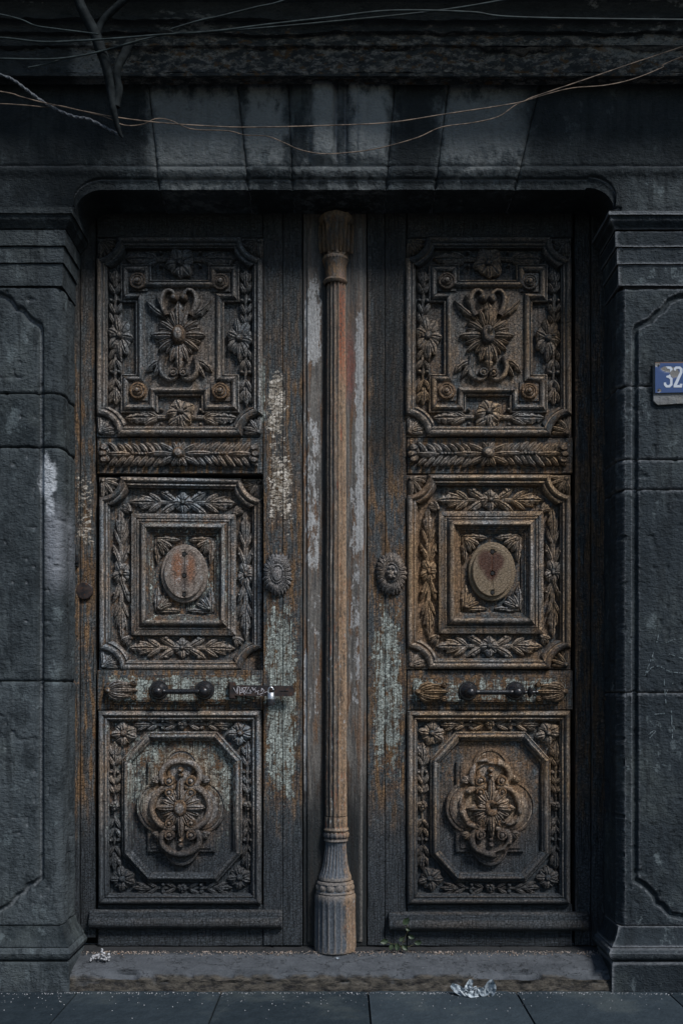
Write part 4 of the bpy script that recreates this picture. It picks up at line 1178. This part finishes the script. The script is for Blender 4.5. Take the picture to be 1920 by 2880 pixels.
for q in (up, fz, lo, mp):
    copytree(q, right)
# the left middle panel has dropped back on its right side and lost two corner fans
mp.rotation_euler = (0, 0, radians(3.6)); mp.location.y += .012; mp.location.z -= .006
fans = [c for c in mp.children if c.name.startswith('shell_fan')]
for c in fans:
    px = ORG[c.name][0] / DK * S + 960; py = 1950 - (ORG[c.name][2] - HC) / DK * S
    if px > 600 and py > 1700: bpy.data.objects.remove(c)
for d_, ox in ((left, 0), (right, DX)):
    x0, x1 = 272 + ox, 738 + ox
    if ox: x0 = 1145; x1 = 1611
    board('top_rail', x0, x1, 590, 664, -40, 0, WOODH, d_)
    board('frieze_rail', x0, x1, 1228, 1330, -40, -2, WOODH, d_)
    board('handle_rail', x0, x1, 1885, 1997, -40, 0, WOODH, d_)
    board('bottom_rail', x0, x1, 2547, 2664, -40, -4, WOODH, d_)
# meeting stiles
board('stile', 740, 794, 590, 2662, -45, 1, WOODV, left, j=.6)
board('stile', 795, 849, 590, 2662, -45, 0, WOODV, left, j=.6)
board('stile', 1033, 1082, 590, 2662, -45, 0, WOODV, right, j=.6)
board('stile', 1083, 1142, 590, 2662, -45, 1, WOODV, right, j=.6)
def rosette(door, cx, cy, rx, ry, seed):
    b = B().turned(cx, cy, [(rx * .9, -1), (rx * .9, 8), (rx * .5, 10), (0, 10)], n=30, ry=ry / rx)
    n = 26; r = random.Random(seed)
    for i in range(n):
        a = 2 * pi * i / n; q = r.uniform(.95, 1.03)
        b.leaf(cx + rx * .36 * cos(a), cy + ry * .36 * sin(a), cx + rx * q * cos(a), cy + ry * q * sin(a), 6.8, h0=2, hm=20, tip=.35, groove=2.2, nu=7, curl=-.25)
    b.turned(cx, cy, [(rx * .46, 8), (rx * .46, 19), (rx * .40, 23), (rx * .34, 18), (rx * .3, 24), (rx * .15, 28), (0, 29)], n=22, ry=ry / rx)
    if seed == 2:
        for i in range(6):
            a = i * pi / 3; b.dome(cx + 10 * cos(a), cy + 14 * sin(a), 6, 7, 22, 12, n=10, m=3)
    make('stile_rosette', b, WOODC, door, org=(cx, cy), jit=1.0)
rosette(left, 780, 1615, 43, 63, 1); rosette(right, 1100, 1612, 44, 64, 2)
pa = plaque(left); pb = copytree(pa, right)
acanthus(pa, 303, 1941, 1); acanthus(pb, 1172, 1946, 1); acanthus(pb, 1588, 1945, -1)
pull(pa, 448, 577, 1941); pull(pb, 1315, 1447, 1943, knob=True)
kick(left, 254, 793, 2559, 2614, 1); kick(right, 1094, 1650, 2566, 2620, 2)
# hasp
hb = B().prism([(662, 1927), (820, 1929), (827, 1934), (828, 1954), (822, 1959), (662, 1956)], 26, 31).box(646, 664, 1918, 1966, 12, 30, bev=3)
hasp = make('iron_hasp', hb, RUSTY, left, org=(650, 1942), jit=.2)
make('staple', B().box(768, 773, 1940, 1946, 30, 44, bev=1).box(788, 812, 1942, 1945, 30, 32.5, bev=.8), IRON, hasp, org=(770, 1943), jit=.2)
def strokes(lines, w, h, ox=0, oy=0, sc_=1.0):
    b = B()
    for L in lines:
        pts = [(ox + x * sc_, oy + y * sc_) for x, y in L]
        b.sweep(pts, [(-w, h - .5), (-w * .8, h + .5), (w * .8, h + .5), (w, h - .5)], cap=False)
    return b
# scratched tag, traced in the zoomed crop's units (7.127 px per photo px)
tagl = [[(205, 240), (262, 340), (290, 225)], [(290, 215), (285, 365)], [(300, 225), (330, 235), (340, 380)], [(345, 345), (440, 320)], [(372, 240), (365, 290), (385, 330), (440, 300), (455, 250), (400, 240)], [(390, 250), (430, 380)],
        [(440, 240), (520, 230), (450, 350), (560, 350)], [(540, 280), (545, 330), (570, 320)], [(570, 235), (600, 300), (590, 235), (620, 300)], [(655, 240), (620, 270), (655, 300), (630, 335), (715, 300)], [(690, 320), (700, 380)], [(770, 250), (760, 320)], [(770, 255), (815, 300), (800, 330)], [(730, 375), (800, 345)], [(822, 340), (878, 322)], [(750, 390), (765, 400)]]
make('scratched_writing', strokes(tagl, .75, 31.3, 630, 1900, 1 / 7.127), SCR, hasp, org=(700, 1945), jit=.0)
# padlock hangs from the staple
pd = empty('padlock', (wx(764), -38 / S, wz(1985)), 'small silver steel padlock hanging from the iron hasp on the left door', 'padlock')
b = B()
sh = []
for i in range(17):
    a = pi * i / 16
    sh.append((764 + 7.5 * cos(a), 1946 - 13 * sin(a) if True else 0))
G = []
for i, (x, y) in enumerate([(756.5, 1952)] + sh[::-1] + [(771.5, 1952)]):
    G.append([(x + 2.2 * cos(t) * (.6), y + 0, 38 + 2.2 * sin(t) + (i - 9) * .55) if False else (x + 2.1 * cos(t), y, 38 + 2.1 * sin(t)) for t in [2 * pi * k / 8 for k in range(8)]])
# sweep the shackle properly
pts = [(756.5, 1954)] + sh[::-1] + [(771.5, 1954)]
G = []
for i, p in enumerate(pts):
    a = pts[max(0, i - 1)]; c = pts[min(len(pts) - 1, i + 1)]
    dx, dy = c[0] - a[0], c[1] - a[1]; L = math.hypot(dx, dy); nx_, ny_ = -dy / L, dx / L
    G.append([(p[0] + nx_ * 2.3 * cos(t), p[1] + ny_ * 2.3 * cos(t), 40 + 2.3 * sin(t)) for t in [2 * pi * k / 8 for k in range(8)]])
b.grid(G, cv=True)
make('shackle', b, STEEL, pd, org=(764, 1946), jit=0)
b = B()
prof = [(0, 1947, 2), (1, 1947.5, 8), (1, 1949, 10.5), (1, 1966, 11.5), (1, 1978, 11), (1, 1984, 8), (1, 1986, 3), (0, 1986.5, 0)]
b.grid([[(764 + r * cos(a), y, 38 + r * .72 * sin(a)) for a in [2 * pi * k / 24 for k in range(24)]] for _, y, r in prof], cv=True)
make('lock_body', b, STEEL, pd, org=(764, 1984), jit=0, smooth=50)
make('lock_band', B().grid([[(764 + r * cos(a), y, 38 + r * .72 * sin(a)) for a in [2 * pi * k / 24 for k in range(24)]] for y, r in ((1966, 11.6), (1967, 12.2), (1983, 11), (1984, 9))], cv=True), IRON, pd, org=(764, 1980), jit=0)

# ================================================================= CENTRE POST
post = empty('door_mullion', (wx(940), 0, .13), 'central timber post with a slender fluted half column between the two door leaves', 'door post')
board('post_board', 852, 912, 590, 2664, -45, -3, POST, post, j=.5)
board('post_board', 970, 1030, 590, 2664, -45, -2, POST, post, j=.5)
board('post_board', 910, 972, 590, 2664, -46, -8, POST, post, j=.3)
# hollow cheeks beside the shaft
for xa, xb in ((862, 918), (1020, 976)):
    G = []
    for i in range(90):
        y = 640 + (2650 - 640) * i / 89
        G.append([(xa + (xb - xa) * t, y, -3 + 9 * (1 - t) ** .7 * (t > 0) - 2) if t > 0 else (xa, y, -4) for t in (0, .06, .2, .4, .6, .8, 1)])
    make('hollow_cheek', B().grid(G), POST, post, org=((xa + xb) / 2, 2650), jit=.5)
def lathe(name, parent, rows, flutes=0, depth=0.0, n=96, cx=945, hc=6, mat=COLM, phase=0, jit=.45):
    """rows: (y, radius, flute weight, centre x)"""
    G = []
    for y, r, fw, c in rows:
        row = []
        for k in range(n):
            a = 2 * pi * k / n
            rr = r - depth * fw * abs(sin(flutes * a / 2 + phase)) if flutes else r
            row.append((c + rr * cos(a), y, hc + rr * sin(a)))
        G.append(row)
    return make(name, B().grid(G, cv=True), mat, parent, org=(rows[len(rows) // 2][3], rows[-1][0]), jit=jit, smooth=40)
col = lathe('column_shaft', post, [(796 + (2294 - 796) * i / 100, 27 + 3.5 * (i / 100), 1, 945) for i in range(101)], 14, 5.5, phase=.4)
lathe('capital', col, [(612, 20, 0, 945), (613, 48, .2, 945), (622, 50, .3, 945), (632, 47, .5, 945), (640, 43, 1, 945), (665, 41, 1, 945), (690, 38, 1, 945), (712, 36, 1, 945), (722, 34, .5, 945), (724, 20, 0, 945)], 8, 9, phase=.2, jit=1.2)
b = B()
for k in range(9): b.leaf(945 + (k - 4) * 10.4, 716, 945 + (k - 4) * 11.6, 632, 6.5, h0=34 - abs(k - 4) ** 1.7 * 2.2, hm=12, tip=.35, groove=2)
make('capital_leaves', b, COLM, col, org=(945, 716), jit=.8)
b = B()
lathe('necking', col, [(724, 20, 0, 943), (725, 35, 0, 943), (731, 37, 0, 943), (737, 35, 0, 943), (745, 33, 0, 943), (752, 30.5, 0, 943), (786, 29.5, 0, 943), (789, 32, 0, 942), (793, 34, 0, 942), (798, 32, 0, 942), (801, 28, 0, 942)], jit=.5)
def beads(name, cx, cy, R, r, n, hc=6, parent=None, ry=1.0):
    b = B()
    for k in range(n):
        a = 2 * pi * k / n
        x0_, h0_ = cx + R * cos(a), hc + R * sin(a)
        if h0_ < -4: continue
        G = []
        for i in range(7):
            t = i / 6 * pi
            G.append([(x0_ + r * sin(t) * cos(p_), cy + r * ry * cos(t), h0_ + r * sin(t) * sin(p_)) for p_ in [2 * pi * q / 10 for q in range(10)]])
        b.grid(G, cv=True)
    return make(name, b, COLM, parent, org=(cx, cy), jit=.4)
beads('bead_ring', 943, 733, 33, 4.6, 26, parent=col)
beads('bead_ring', 942, 793, 30, 2.8, 36, parent=col)
lathe('collar', col, [(2296, 31.5, 1, 944.5), (2298, 32, 1, 944.5), (2326, 31.5, 1, 944.5), (2328, 32.5, 0, 945), (2333, 35, 0, 945), (2337, 33, 0, 945), (2339, 28, 0, 945)], 14, 4, phase=.4)
beads('bead_ring', 945, 2348, 29, 8.5, 16, parent=col, ry=1.15)
lathe('bell', col, [(2357, 26, 0, 944), (2358, 33, 0, 944), (2364, 33.5, 0, 944), (2367, 30, .4, 944), (2376, 29, 1, 944), (2400, 31, 1, 943.5), (2430, 35, 1, 943), (2450, 40, 1, 942), (2460, 44, .6, 942), (2466, 46, 0, 942), (2472, 46, 0, 942), (2475, 42, 0, 942)], 22, 3.8)
lathe('medallion_ring', col, [(2475, 42, 0, 942), (2477, 50, 0, 942), (2482, 52, 0, 942), (2486, 49, 0, 942), (2500, 49, 0, 942), (2504, 53, 0, 942), (2508, 54, 0, 942), (2511, 50, 0, 942)])
b = B()
for k in range(12):
    a = 2 * pi * (k + .5) / 12
    if sin(a) < -.1: continue
    for R0, r_, hh_ in ((50, 13, 3.5), (52, 8.5, 4.5)):
        G = []
        for i in range(5):
            t = i / 4 * pi / 2; q = r_ * cos(t); ex = hh_ * sin(t)
            row = []
            for p_ in [2 * pi * j_ / 14 for j_ in range(14)]:
                aa = a + q * cos(p_) / R0; rr = R0 + ex - 1
                row.append((942 + rr * cos(aa), 2493 + q * sin(p_), 6 + rr * sin(aa)))
            G.append(row)
        b.grid(G, cv=True)
make('medallions', b, COLM, col, org=(942, 2493), jit=.3)
lathe('pedestal', col, [(2510, 50, 0, 942), (2512, 55, 0, 942), (2518, 57, .0, 942), (2530, 57.5, .1, 942), (2540, 57.5, .9, 942), (2600, 58, 1, 942), (2650, 58.5, 1, 942), (2668, 58.5, .4, 942), (2671, 57, 0, 942), (2676, 50, 0, 942)], 20, 4.5, jit=.6)

# ================================================================= HOUSE NUMBER
kp = (D + YF - .022) / D
num = empty('house_number_plate', (wx(1891, kp), YF - .02, wz(1136, kp)), 'blue enamel house number plate reading 32 in white on the right pilaster', 'number plate')
def flat(name, outline, y0, y1, mat, parent, k=kp):
    n = len(outline); v = [(wx(x, k), y1, wz(y, k)) for x, y in outline] + [(wx(x, k), y0, wz(y, k)) for x, y in outline]
    f = [tuple(range(n))] + [(i, (i + 1) % n, n + (i + 1) % n, n + i) for i in range(n)]
    return wmake(name, v, f, mat, parent, org=(v[0][0], y1, v[0][2]), smooth=20)
YP = YF - .022
flat('backing_slab', [(1838, 1024), (1946, 1026), (1946, 1132), (1900, 1134), (1850, 1137), (1838, 1126)], YF + .01, YP + .008, SLAB, num)
flat('enamel_plate', [(1841, 1019), (1942, 1017), (1942, 1103), (1841, 1105)], YP + .004, YP, PL, num)
three = [(1866, 1036), (1871, 1031), (1885, 1031), (1889.5, 1036.5), (1889.5, 1055), (1884, 1059.5), (1889.5, 1064), (1889.5, 1083), (1882, 1090), (1871, 1090), (1865, 1083), (1865, 1076), (1871.5, 1076), (1871.5, 1080), (1875, 1083.5), (1879, 1083.5), (1882.7, 1080), (1882.7, 1067), (1878, 1063), (1872, 1061.5), (1872, 1057.5), (1878, 1056), (1882.7, 1052), (1882.7, 1040), (1880, 1037.5), (1874, 1037.5), (1872, 1040), (1872, 1044), (1866, 1044)]
two = [(1893, 1036), (1898, 1031), (1911, 1031), (1917.5, 1037), (1917.5, 1048), (1902, 1083), (1910, 1083), (1910, 1079.5), (1917.5, 1079.5), (1915.5, 1090), (1892.5, 1090), (1892.5, 1083), (1910, 1047), (1910, 1040), (1908, 1037.5), (1901, 1037.5), (1899, 1040), (1899, 1043), (1893, 1043)]
for nm, ol in (('digit', three), ('digit', two)):
    flat(nm, ol, YP - .0002, YP - .0012, DG, num)
for y in (1028, 1098):
    flat('plate_screw', [(1850 + 2.6 * cos(a), y + 2.6 * sin(a)) for a in [2 * pi * i / 10 for i in range(10)]], YP, YP - .002, IRON, num)

# chalk scribbles on the right pilaster (flat marks on the stone)
def wstroke(lines, w, Y, k=kf_):
    b = B(); 
    for L in lines:
        pts = []
        for (a, c) in zip(L[:-1], L[1:]):
            for i in range(12): pts.append((a[0] + (c[0] - a[0]) * i / 12, a[1] + (c[1] - a[1]) * i / 12))
        pts.append(L[-1])
        for i in range(len(pts) - 1):
            if random.random() < .42: continue
            p, q = pts[i], pts[i + 1]; dx, dy = q[0] - p[0], q[1] - p[1]; l = math.hypot(dx, dy) or 1; ww = w * random.uniform(.4, 1.2)
            nx_, ny_ = -dy / l * ww, dx / l * ww; j = random.uniform(-.7, .7)
            o = len(b.v)
            for sx in (p[0] + nx_ + j, p[1] + ny_), (q[0] + nx_ + j, q[1] + ny_), (q[0] - nx_ + j, q[1] - ny_), (p[0] - nx_ + j, p[1] - ny_):
                b.v.append((wx(sx[0], k), Y, wz(sx[1], k)))
            b.f.append((o, o + 1, o + 2, o + 3))
    return b.v, b.f
zz = lambda x, y: (1620 + x / 2.94, 1400 + y / 2.94)
ch = [[zz(680, 1110), zz(650, 1240), (zz(560, 1470))], [zz(560, 1470), zz(620, 1400), zz(680, 1390), zz(770, 1440), zz(882, 1450)], [zz(740, 1200), zz(800, 1170), zz(882, 1165)], [zz(760, 1290), zz(882, 1330)],
      [zz(720, 1500), zz(735, 1700)], [zz(800, 1520), zz(720, 1640)], [zz(780, 1760), zz(790, 1990)], [zz(640, 1790), zz(740, 1780)], [zz(800, 1880), zz(803, 1930)], [zz(590, 1960), zz(640, 1920), zz(655, 1940)], [zz(600, 1990), zz(650, 1930)]]
v, f = wstroke(ch, 1.1, YF - .0048)
o = wmake('chalk_scribble', v, f, CHALK, rp, label='faint pale chalk scribbles'); o['kind'] = 'stuff'

# ================================================================= CABLES
def catmull(P, n=10):
    P = [np.array(p, float) for p in P]; P = [2 * P[0] - P[1]] + P + [2 * P[-1] - P[-2]]; out = []
    for i in range(1, len(P) - 2):
        for j in range(n):
            t = j / n; a, b_, c, d = P[i - 1], P[i], P[i + 1], P[i + 2]
            out.append(.5 * ((2 * b_) + (-a + c) * t + (2 * a - 5 * b_ + 4 * c - d) * t * t + (-a + 3 * b_ - 3 * c + d) * t ** 3))
    out.append(P[-2]); return out
def tube(pts, r, n=8, twist=0, rf=None):
    G = []; up_ = np.array([0, 1, 0.])
    for i, p in enumerate(pts):
        t = pts[min(len(pts) - 1, i + 1)] - pts[max(0, i - 1)]; t = t / (np.linalg.norm(t) + 1e-9)
        s1 = np.cross(t, up_); s1 /= (np.linalg.norm(s1) + 1e-9); s2 = np.cross(s1, t)
        q = r * (rf(i / (len(pts) - 1)) if rf else 1)
        row = []
        for k in range(n):
            a = 2 * pi * k / n
            m_ = 1 + (.28 * sin(2 * a + i * twist) if twist else 0)
            row.append(tuple(p + (s1 * cos(a) + s2 * sin(a)) * q * m_))
        G.append(row)
    return G
def cable(name, P, Y, r, mat, label, cat='cable', group='cables strung across the lintel', twist=0, n=10):
    pts = catmull([at(p[0], p[1], p[2] if len(p) > 2 else Y) for p in P], n)
    b = B().grid(tube(pts, r, twist=twist), cv=True)
    o = wmake(name, b.v, b.f, mat, None, org=tuple(pts[len(pts) // 2]), smooth=60)
    return tag(o, label, cat, group)
cable('wire', [(-700, 140), (-300, 215), (0, 257), (60, 272), (130, 290), (300, 325), (430, 343), (560, 353), (700, 358), (950, 352), (1100, 344), (1250, 321), (1450, 290), (1500, 272), (1640, 225), (1780, 177), (1920, 130), (2500, -70)], -.46, .0023, WIREB, 'upper thin brown wire stretched almost straight across the lintel stones')
cable('wire', [(-700, 270), (-200, 290), (0, 292), (60, 295), (130, 301), (165, 297), (230, 312), (300, 330), (350, 352), (400, 350), (440, 334), (480, 339), (540, 363), (640, 368), (690, 380), (750, 383), (800, 402), (840, 420), (900, 432), (970, 430), (1060, 418), (1170, 388), (1240, 358), (1330, 345), (1400, 328), (1450, 295), (1500, 276), (1600, 249), (1700, 240), (1780, 222), (1860, 190), (1920, 158), (2500, -60)], -.44, .0021, WIREB, 'thin brown wire sagging lowest in front of the keystone')
cable('cable', [(-700, 60), (-200, 150), (0, 210), (40, 226), (75, 252), (120, 285), (165, 310), (210, 328), (250, 335), (300, 360), (343, 383)], -.45, .0055, ROPE, 'twisted grey cable from the left edge down to the foot of the forked cable', twist=.9, n=16)
cable('cable', [(-700, 90), (-200, 100), (0, 106), (130, 118), (300, 110), (450, 98), (600, 88), (760, 68), (920, 50), (1100, 30), (1320, 34), (1500, 50), (2300, 60)], -.60, .0040, WIRET, 'greenish black cable running the whole width just below the top edge of the cornice')
cable('cable', [(-700, 160), (-200, 163), (0, 165), (150, 166), (260, 150), (400, 112), (480, 96), (620, 88), (900, 64), (1300, 20), (1700, -60)], -.58, .0038, WIRET, 'greenish black cable rising from the left across the fork to the cornice')
cable('cable', [(80, 190), (130, 180), (200, 160), (260, 150), (330, 132), (420, 112)], -.57, .0030, WIRET, 'short loose black cable end hanging left of the fork with a frayed tip')
cable('cable', [(480, 82), (560, 58), (620, 45), (720, 20), (800, 0), (1000, -80)], -.62, .0035, WIRET, 'greenish black cable leaving the top edge left of the keystone')
cable('cable', [(-500, -20), (-100, 20), (0, 40), (60, 55), (100, 72), (150, 80), (278, 96)], -.60, .0030, WIRET, 'faint black cable in the top left corner, highest of the cables')
# forked thick cable
fk = empty('forked_cable', at(345, 388, -.47), 'thick black forked cable hanging down from the cornice at the upper left', 'cable', None)
def part_tube(name, P, r, rf=None):
    pts = catmull([at(p[0], p[1], p[2]) for p in P], 12); b = B().grid(tube(pts, r, 10, rf=rf), cv=True)
    wmake(name, b.v, b.f, WIRED, fk, org=tuple(pts[len(pts) // 2]), smooth=60)
part_tube('trunk_cable', [(180, -160, -.60), (205, -50, -.60), (222, 0, -.59), (240, 42, -.58), (268, 95, -.56), (282, 135, -.55), (298, 180, -.54), (312, 250, -.51), (320, 310, -.50), (334, 365, -.47), (346, 388, -.465)], .021, lambda u: .55 + .55 * sin(pi * min(1, u * 1.15)) if u < .9 else .5 - (u - .9) * 3)
part_tube('side_cable', [(470, -140, -.62), (400, -45, -.60), (350, 0, -.59), (305, 42, -.57), (282, 72, -.56), (274, 105, -.555), (280, 135, -.545)], .014)
part_tube('side_cable', [(368, 110, -.50), (352, 150, -.50), (336, 180, -.50), (328, 215, -.50), (334, 250, -.50), (326, 300, -.495)], .018)

# ================================================================= SMALL THINGS
def blob_mesh(b, c, r, seed, n=6):
    rr = random.Random(seed)
    pts = [[(c[0] + r * sin(pi * i / n) * cos(2 * pi * k / 6) * rr.uniform(.7, 1.2), c[1] + r * sin(pi * i / n) * sin(2 * pi * k / 6) * rr.uniform(.7, 1.2), c[2] + r * cos(pi * i / n) * rr.uniform(.6, 1.1)) for k in range(6)] for i in range(n + 1)]
    b.grid(pts, cv=True)
# grit along the back of the step and along the foot of the wall
r_ = random.Random(2)
b = B()
def sill_z(y): return .127 + (y) * .21 if y < 0 else .13
for i in range(2600):
    px = r_.uniform(210, 1700); t = abs(r_.gauss(0, 1))
    y = -.045 - t * .022
    dens = .45 + float(vn(px / 50, 0, 3)) * 1.3
    if r_.random() > dens: continue
    s_ = r_.uniform(.0010, .0036) * (1.2 if r_.random() < .1 else 1)
    blob_mesh(b, (wx(px), y, sill_z(y) + s_ * .5 + .002), s_, i, 3)
o = wmake('grit', b.v, b.f, GRIT, None, org=(0, -.06, .12)); o['kind'] = 'stuff'; o['label'] = 'pale and rusty grit along the back of the doorstep'; o['category'] = 'grit'
b = B()
for i in range(800):
    px = r_.uniform(-60, 2000); y = -.292 - abs(r_.gauss(0, 1)) * .012
    if abs(px - 960) > 760: y -= .012
    if r_.random() < .25: y -= abs(r_.gauss(0, .14))
    s_ = r_.uniform(.0008, .0028); blob_mesh(b, (wx(px), y, s_ * .5), s_, i, 3)
o = wmake('pavement_grit', b.v, b.f, CRUMB, None, org=(0, -.3, 0)); o['kind'] = 'stuff'; o['label'] = 'white specks of grit along the foot of the wall'; o['category'] = 'grit'
# white crumbly heap
b = B(); kc = (D - .14) / D
for i in range(46):
    px = r_.uniform(256, 308); q = 1 - abs(px - 284) / 32
    py = 2700 - r_.uniform(0, 34) * q
    blob_mesh(b, (wx(px, kc), -.14 + r_.uniform(-.02, .02), wz(py, kc)), r_.uniform(.003, .0075), i, 5)
o = wmake('crumb_heap', b.v, b.f, CRUMB, None, org=(wx(282, kc), -.14, .10)); tag(o, 'small heap of whitish crumbs on the left end of the doorstep', 'crumbs')
# crumpled plastic
b = B()
base = np.array(at(1335, 2806, -.33)); base[2] = .0
for i in range(15):
    a = r_.uniform(-1.4, 1.4); L = r_.uniform(.035, .075); el = r_.uniform(.1, 1.15); w_ = r_.uniform(.012, .024)
    s0 = base + np.array([r_.uniform(-.055, .06), r_.uniform(-.02, .02), .004])
    dv = np.array([sin(a) * cos(el), r_.uniform(-.3, .3), sin(el)]); dv /= np.linalg.norm(dv)
    sd = np.cross(dv, [r_.uniform(-.4, .4), 1, r_.uniform(-.4, .4)]); sd /= np.linalg.norm(sd); nn = np.cross(dv, sd)
    G = []
    for u in range(7):
        row = []
        for v_ in range(7):
            q = (v_ / 6 - .5) * 2; wd_ = w_ * (.35 + .8 * sin(pi * (u / 6 * .8 + .15)))
            p = s0 + dv * L * u / 6 + sd * wd_ * q + nn * (.008 * q * q + .004 * sin(q * 5 + u) + .003 * r_.uniform(-1, 1))
            p[2] = max(p[2], .001); row.append(tuple(p))
        G.append(row)
    b.grid(G)
o = wmake('crumpled_plastic', b.v, b.f, PLASTIC, None, org=tuple(base), smooth=25); tag(o, 'crumpled translucent white plastic litter on the dark pavement in front of the doorstep', 'litter')
# tiny paper scrap
b = B(); c0 = np.array(at(950, 2697, -.12)); z0 = sill_z(-.12) + .002
b.grid([[(c0[0] - .008 + .016 * i / 4, -.12 + .004 * j - .004 * (i - 2) ** 2 * .5, z0 + .004 * abs(i - 2) * .5 + .002 * j) for i in range(5)] for j in range(3)])
o = wmake('paper_scrap', b.v, b.f, PLASTIC, None, org=(c0[0], -.12, z0)); tag(o, 'tiny curled white paper scrap on the doorstep in front of the column foot', 'litter')
# weed
wd = empty('weed', (wx(1128), -.05, .125), 'small green weed with rounded leaves growing from the crack before the right door', 'weed')
stems = [[(1128, 2672), (1134, 2645), (1146, 2618), (1142, 2590)], [(1130, 2668), (1120, 2655), (1105, 2655), (1084, 2648)], [(1133, 2650), (1150, 2640), (1162, 2632)], [(1130, 2665), (1150, 2662), (1172, 2652)]]
for s_ in stems:
    pts = catmull([at(p[0], p[1], -.055 - .004 * i) for i, p in enumerate(s_)], 5)
    b = B().grid(tube(pts, .0012, 6), cv=True); wmake('stem', b.v, b.f, STEM, wd)
for (x, y, r0, a) in ((1141, 2590, 12, -.9), (1156, 2634, 9, .2), (1080, 2647, 11, 2.9), (1116, 2662, 10, 1.6), (1175, 2650, 10, -.2), (1146, 2612, 7, .4), (1128, 2640, 8, 2.4), (1100, 2662, 9, 2.0), (1138, 2664, 10, .8)):
    k = (D - .07) / D; G = []
    for u in range(7):
        row = []
        for v_ in (-1, -.5, 0, .5, 1):
            w_ = r0 * .72 * sin(pi * min(.98, .04 + u / 6 * .95)) ** .7
            X = x + cos(a) * (u / 6 - .5) * 2 * r0 - sin(a) * w_ * v_; Y_ = y + sin(a) * (u / 6 - .5) * 2 * r0 + cos(a) * w_ * v_
            row.append((wx(X, k), -.07 - .006 * v_ * v_ - .004 * u / 6 + .002 * cos(x), wz(Y_, k)))
        G.append(row)
    v, f = wgrid(G); wmake('leaf', v, f, LEAF, wd, org=(wx(x, k), -.07, wz(y, k)))
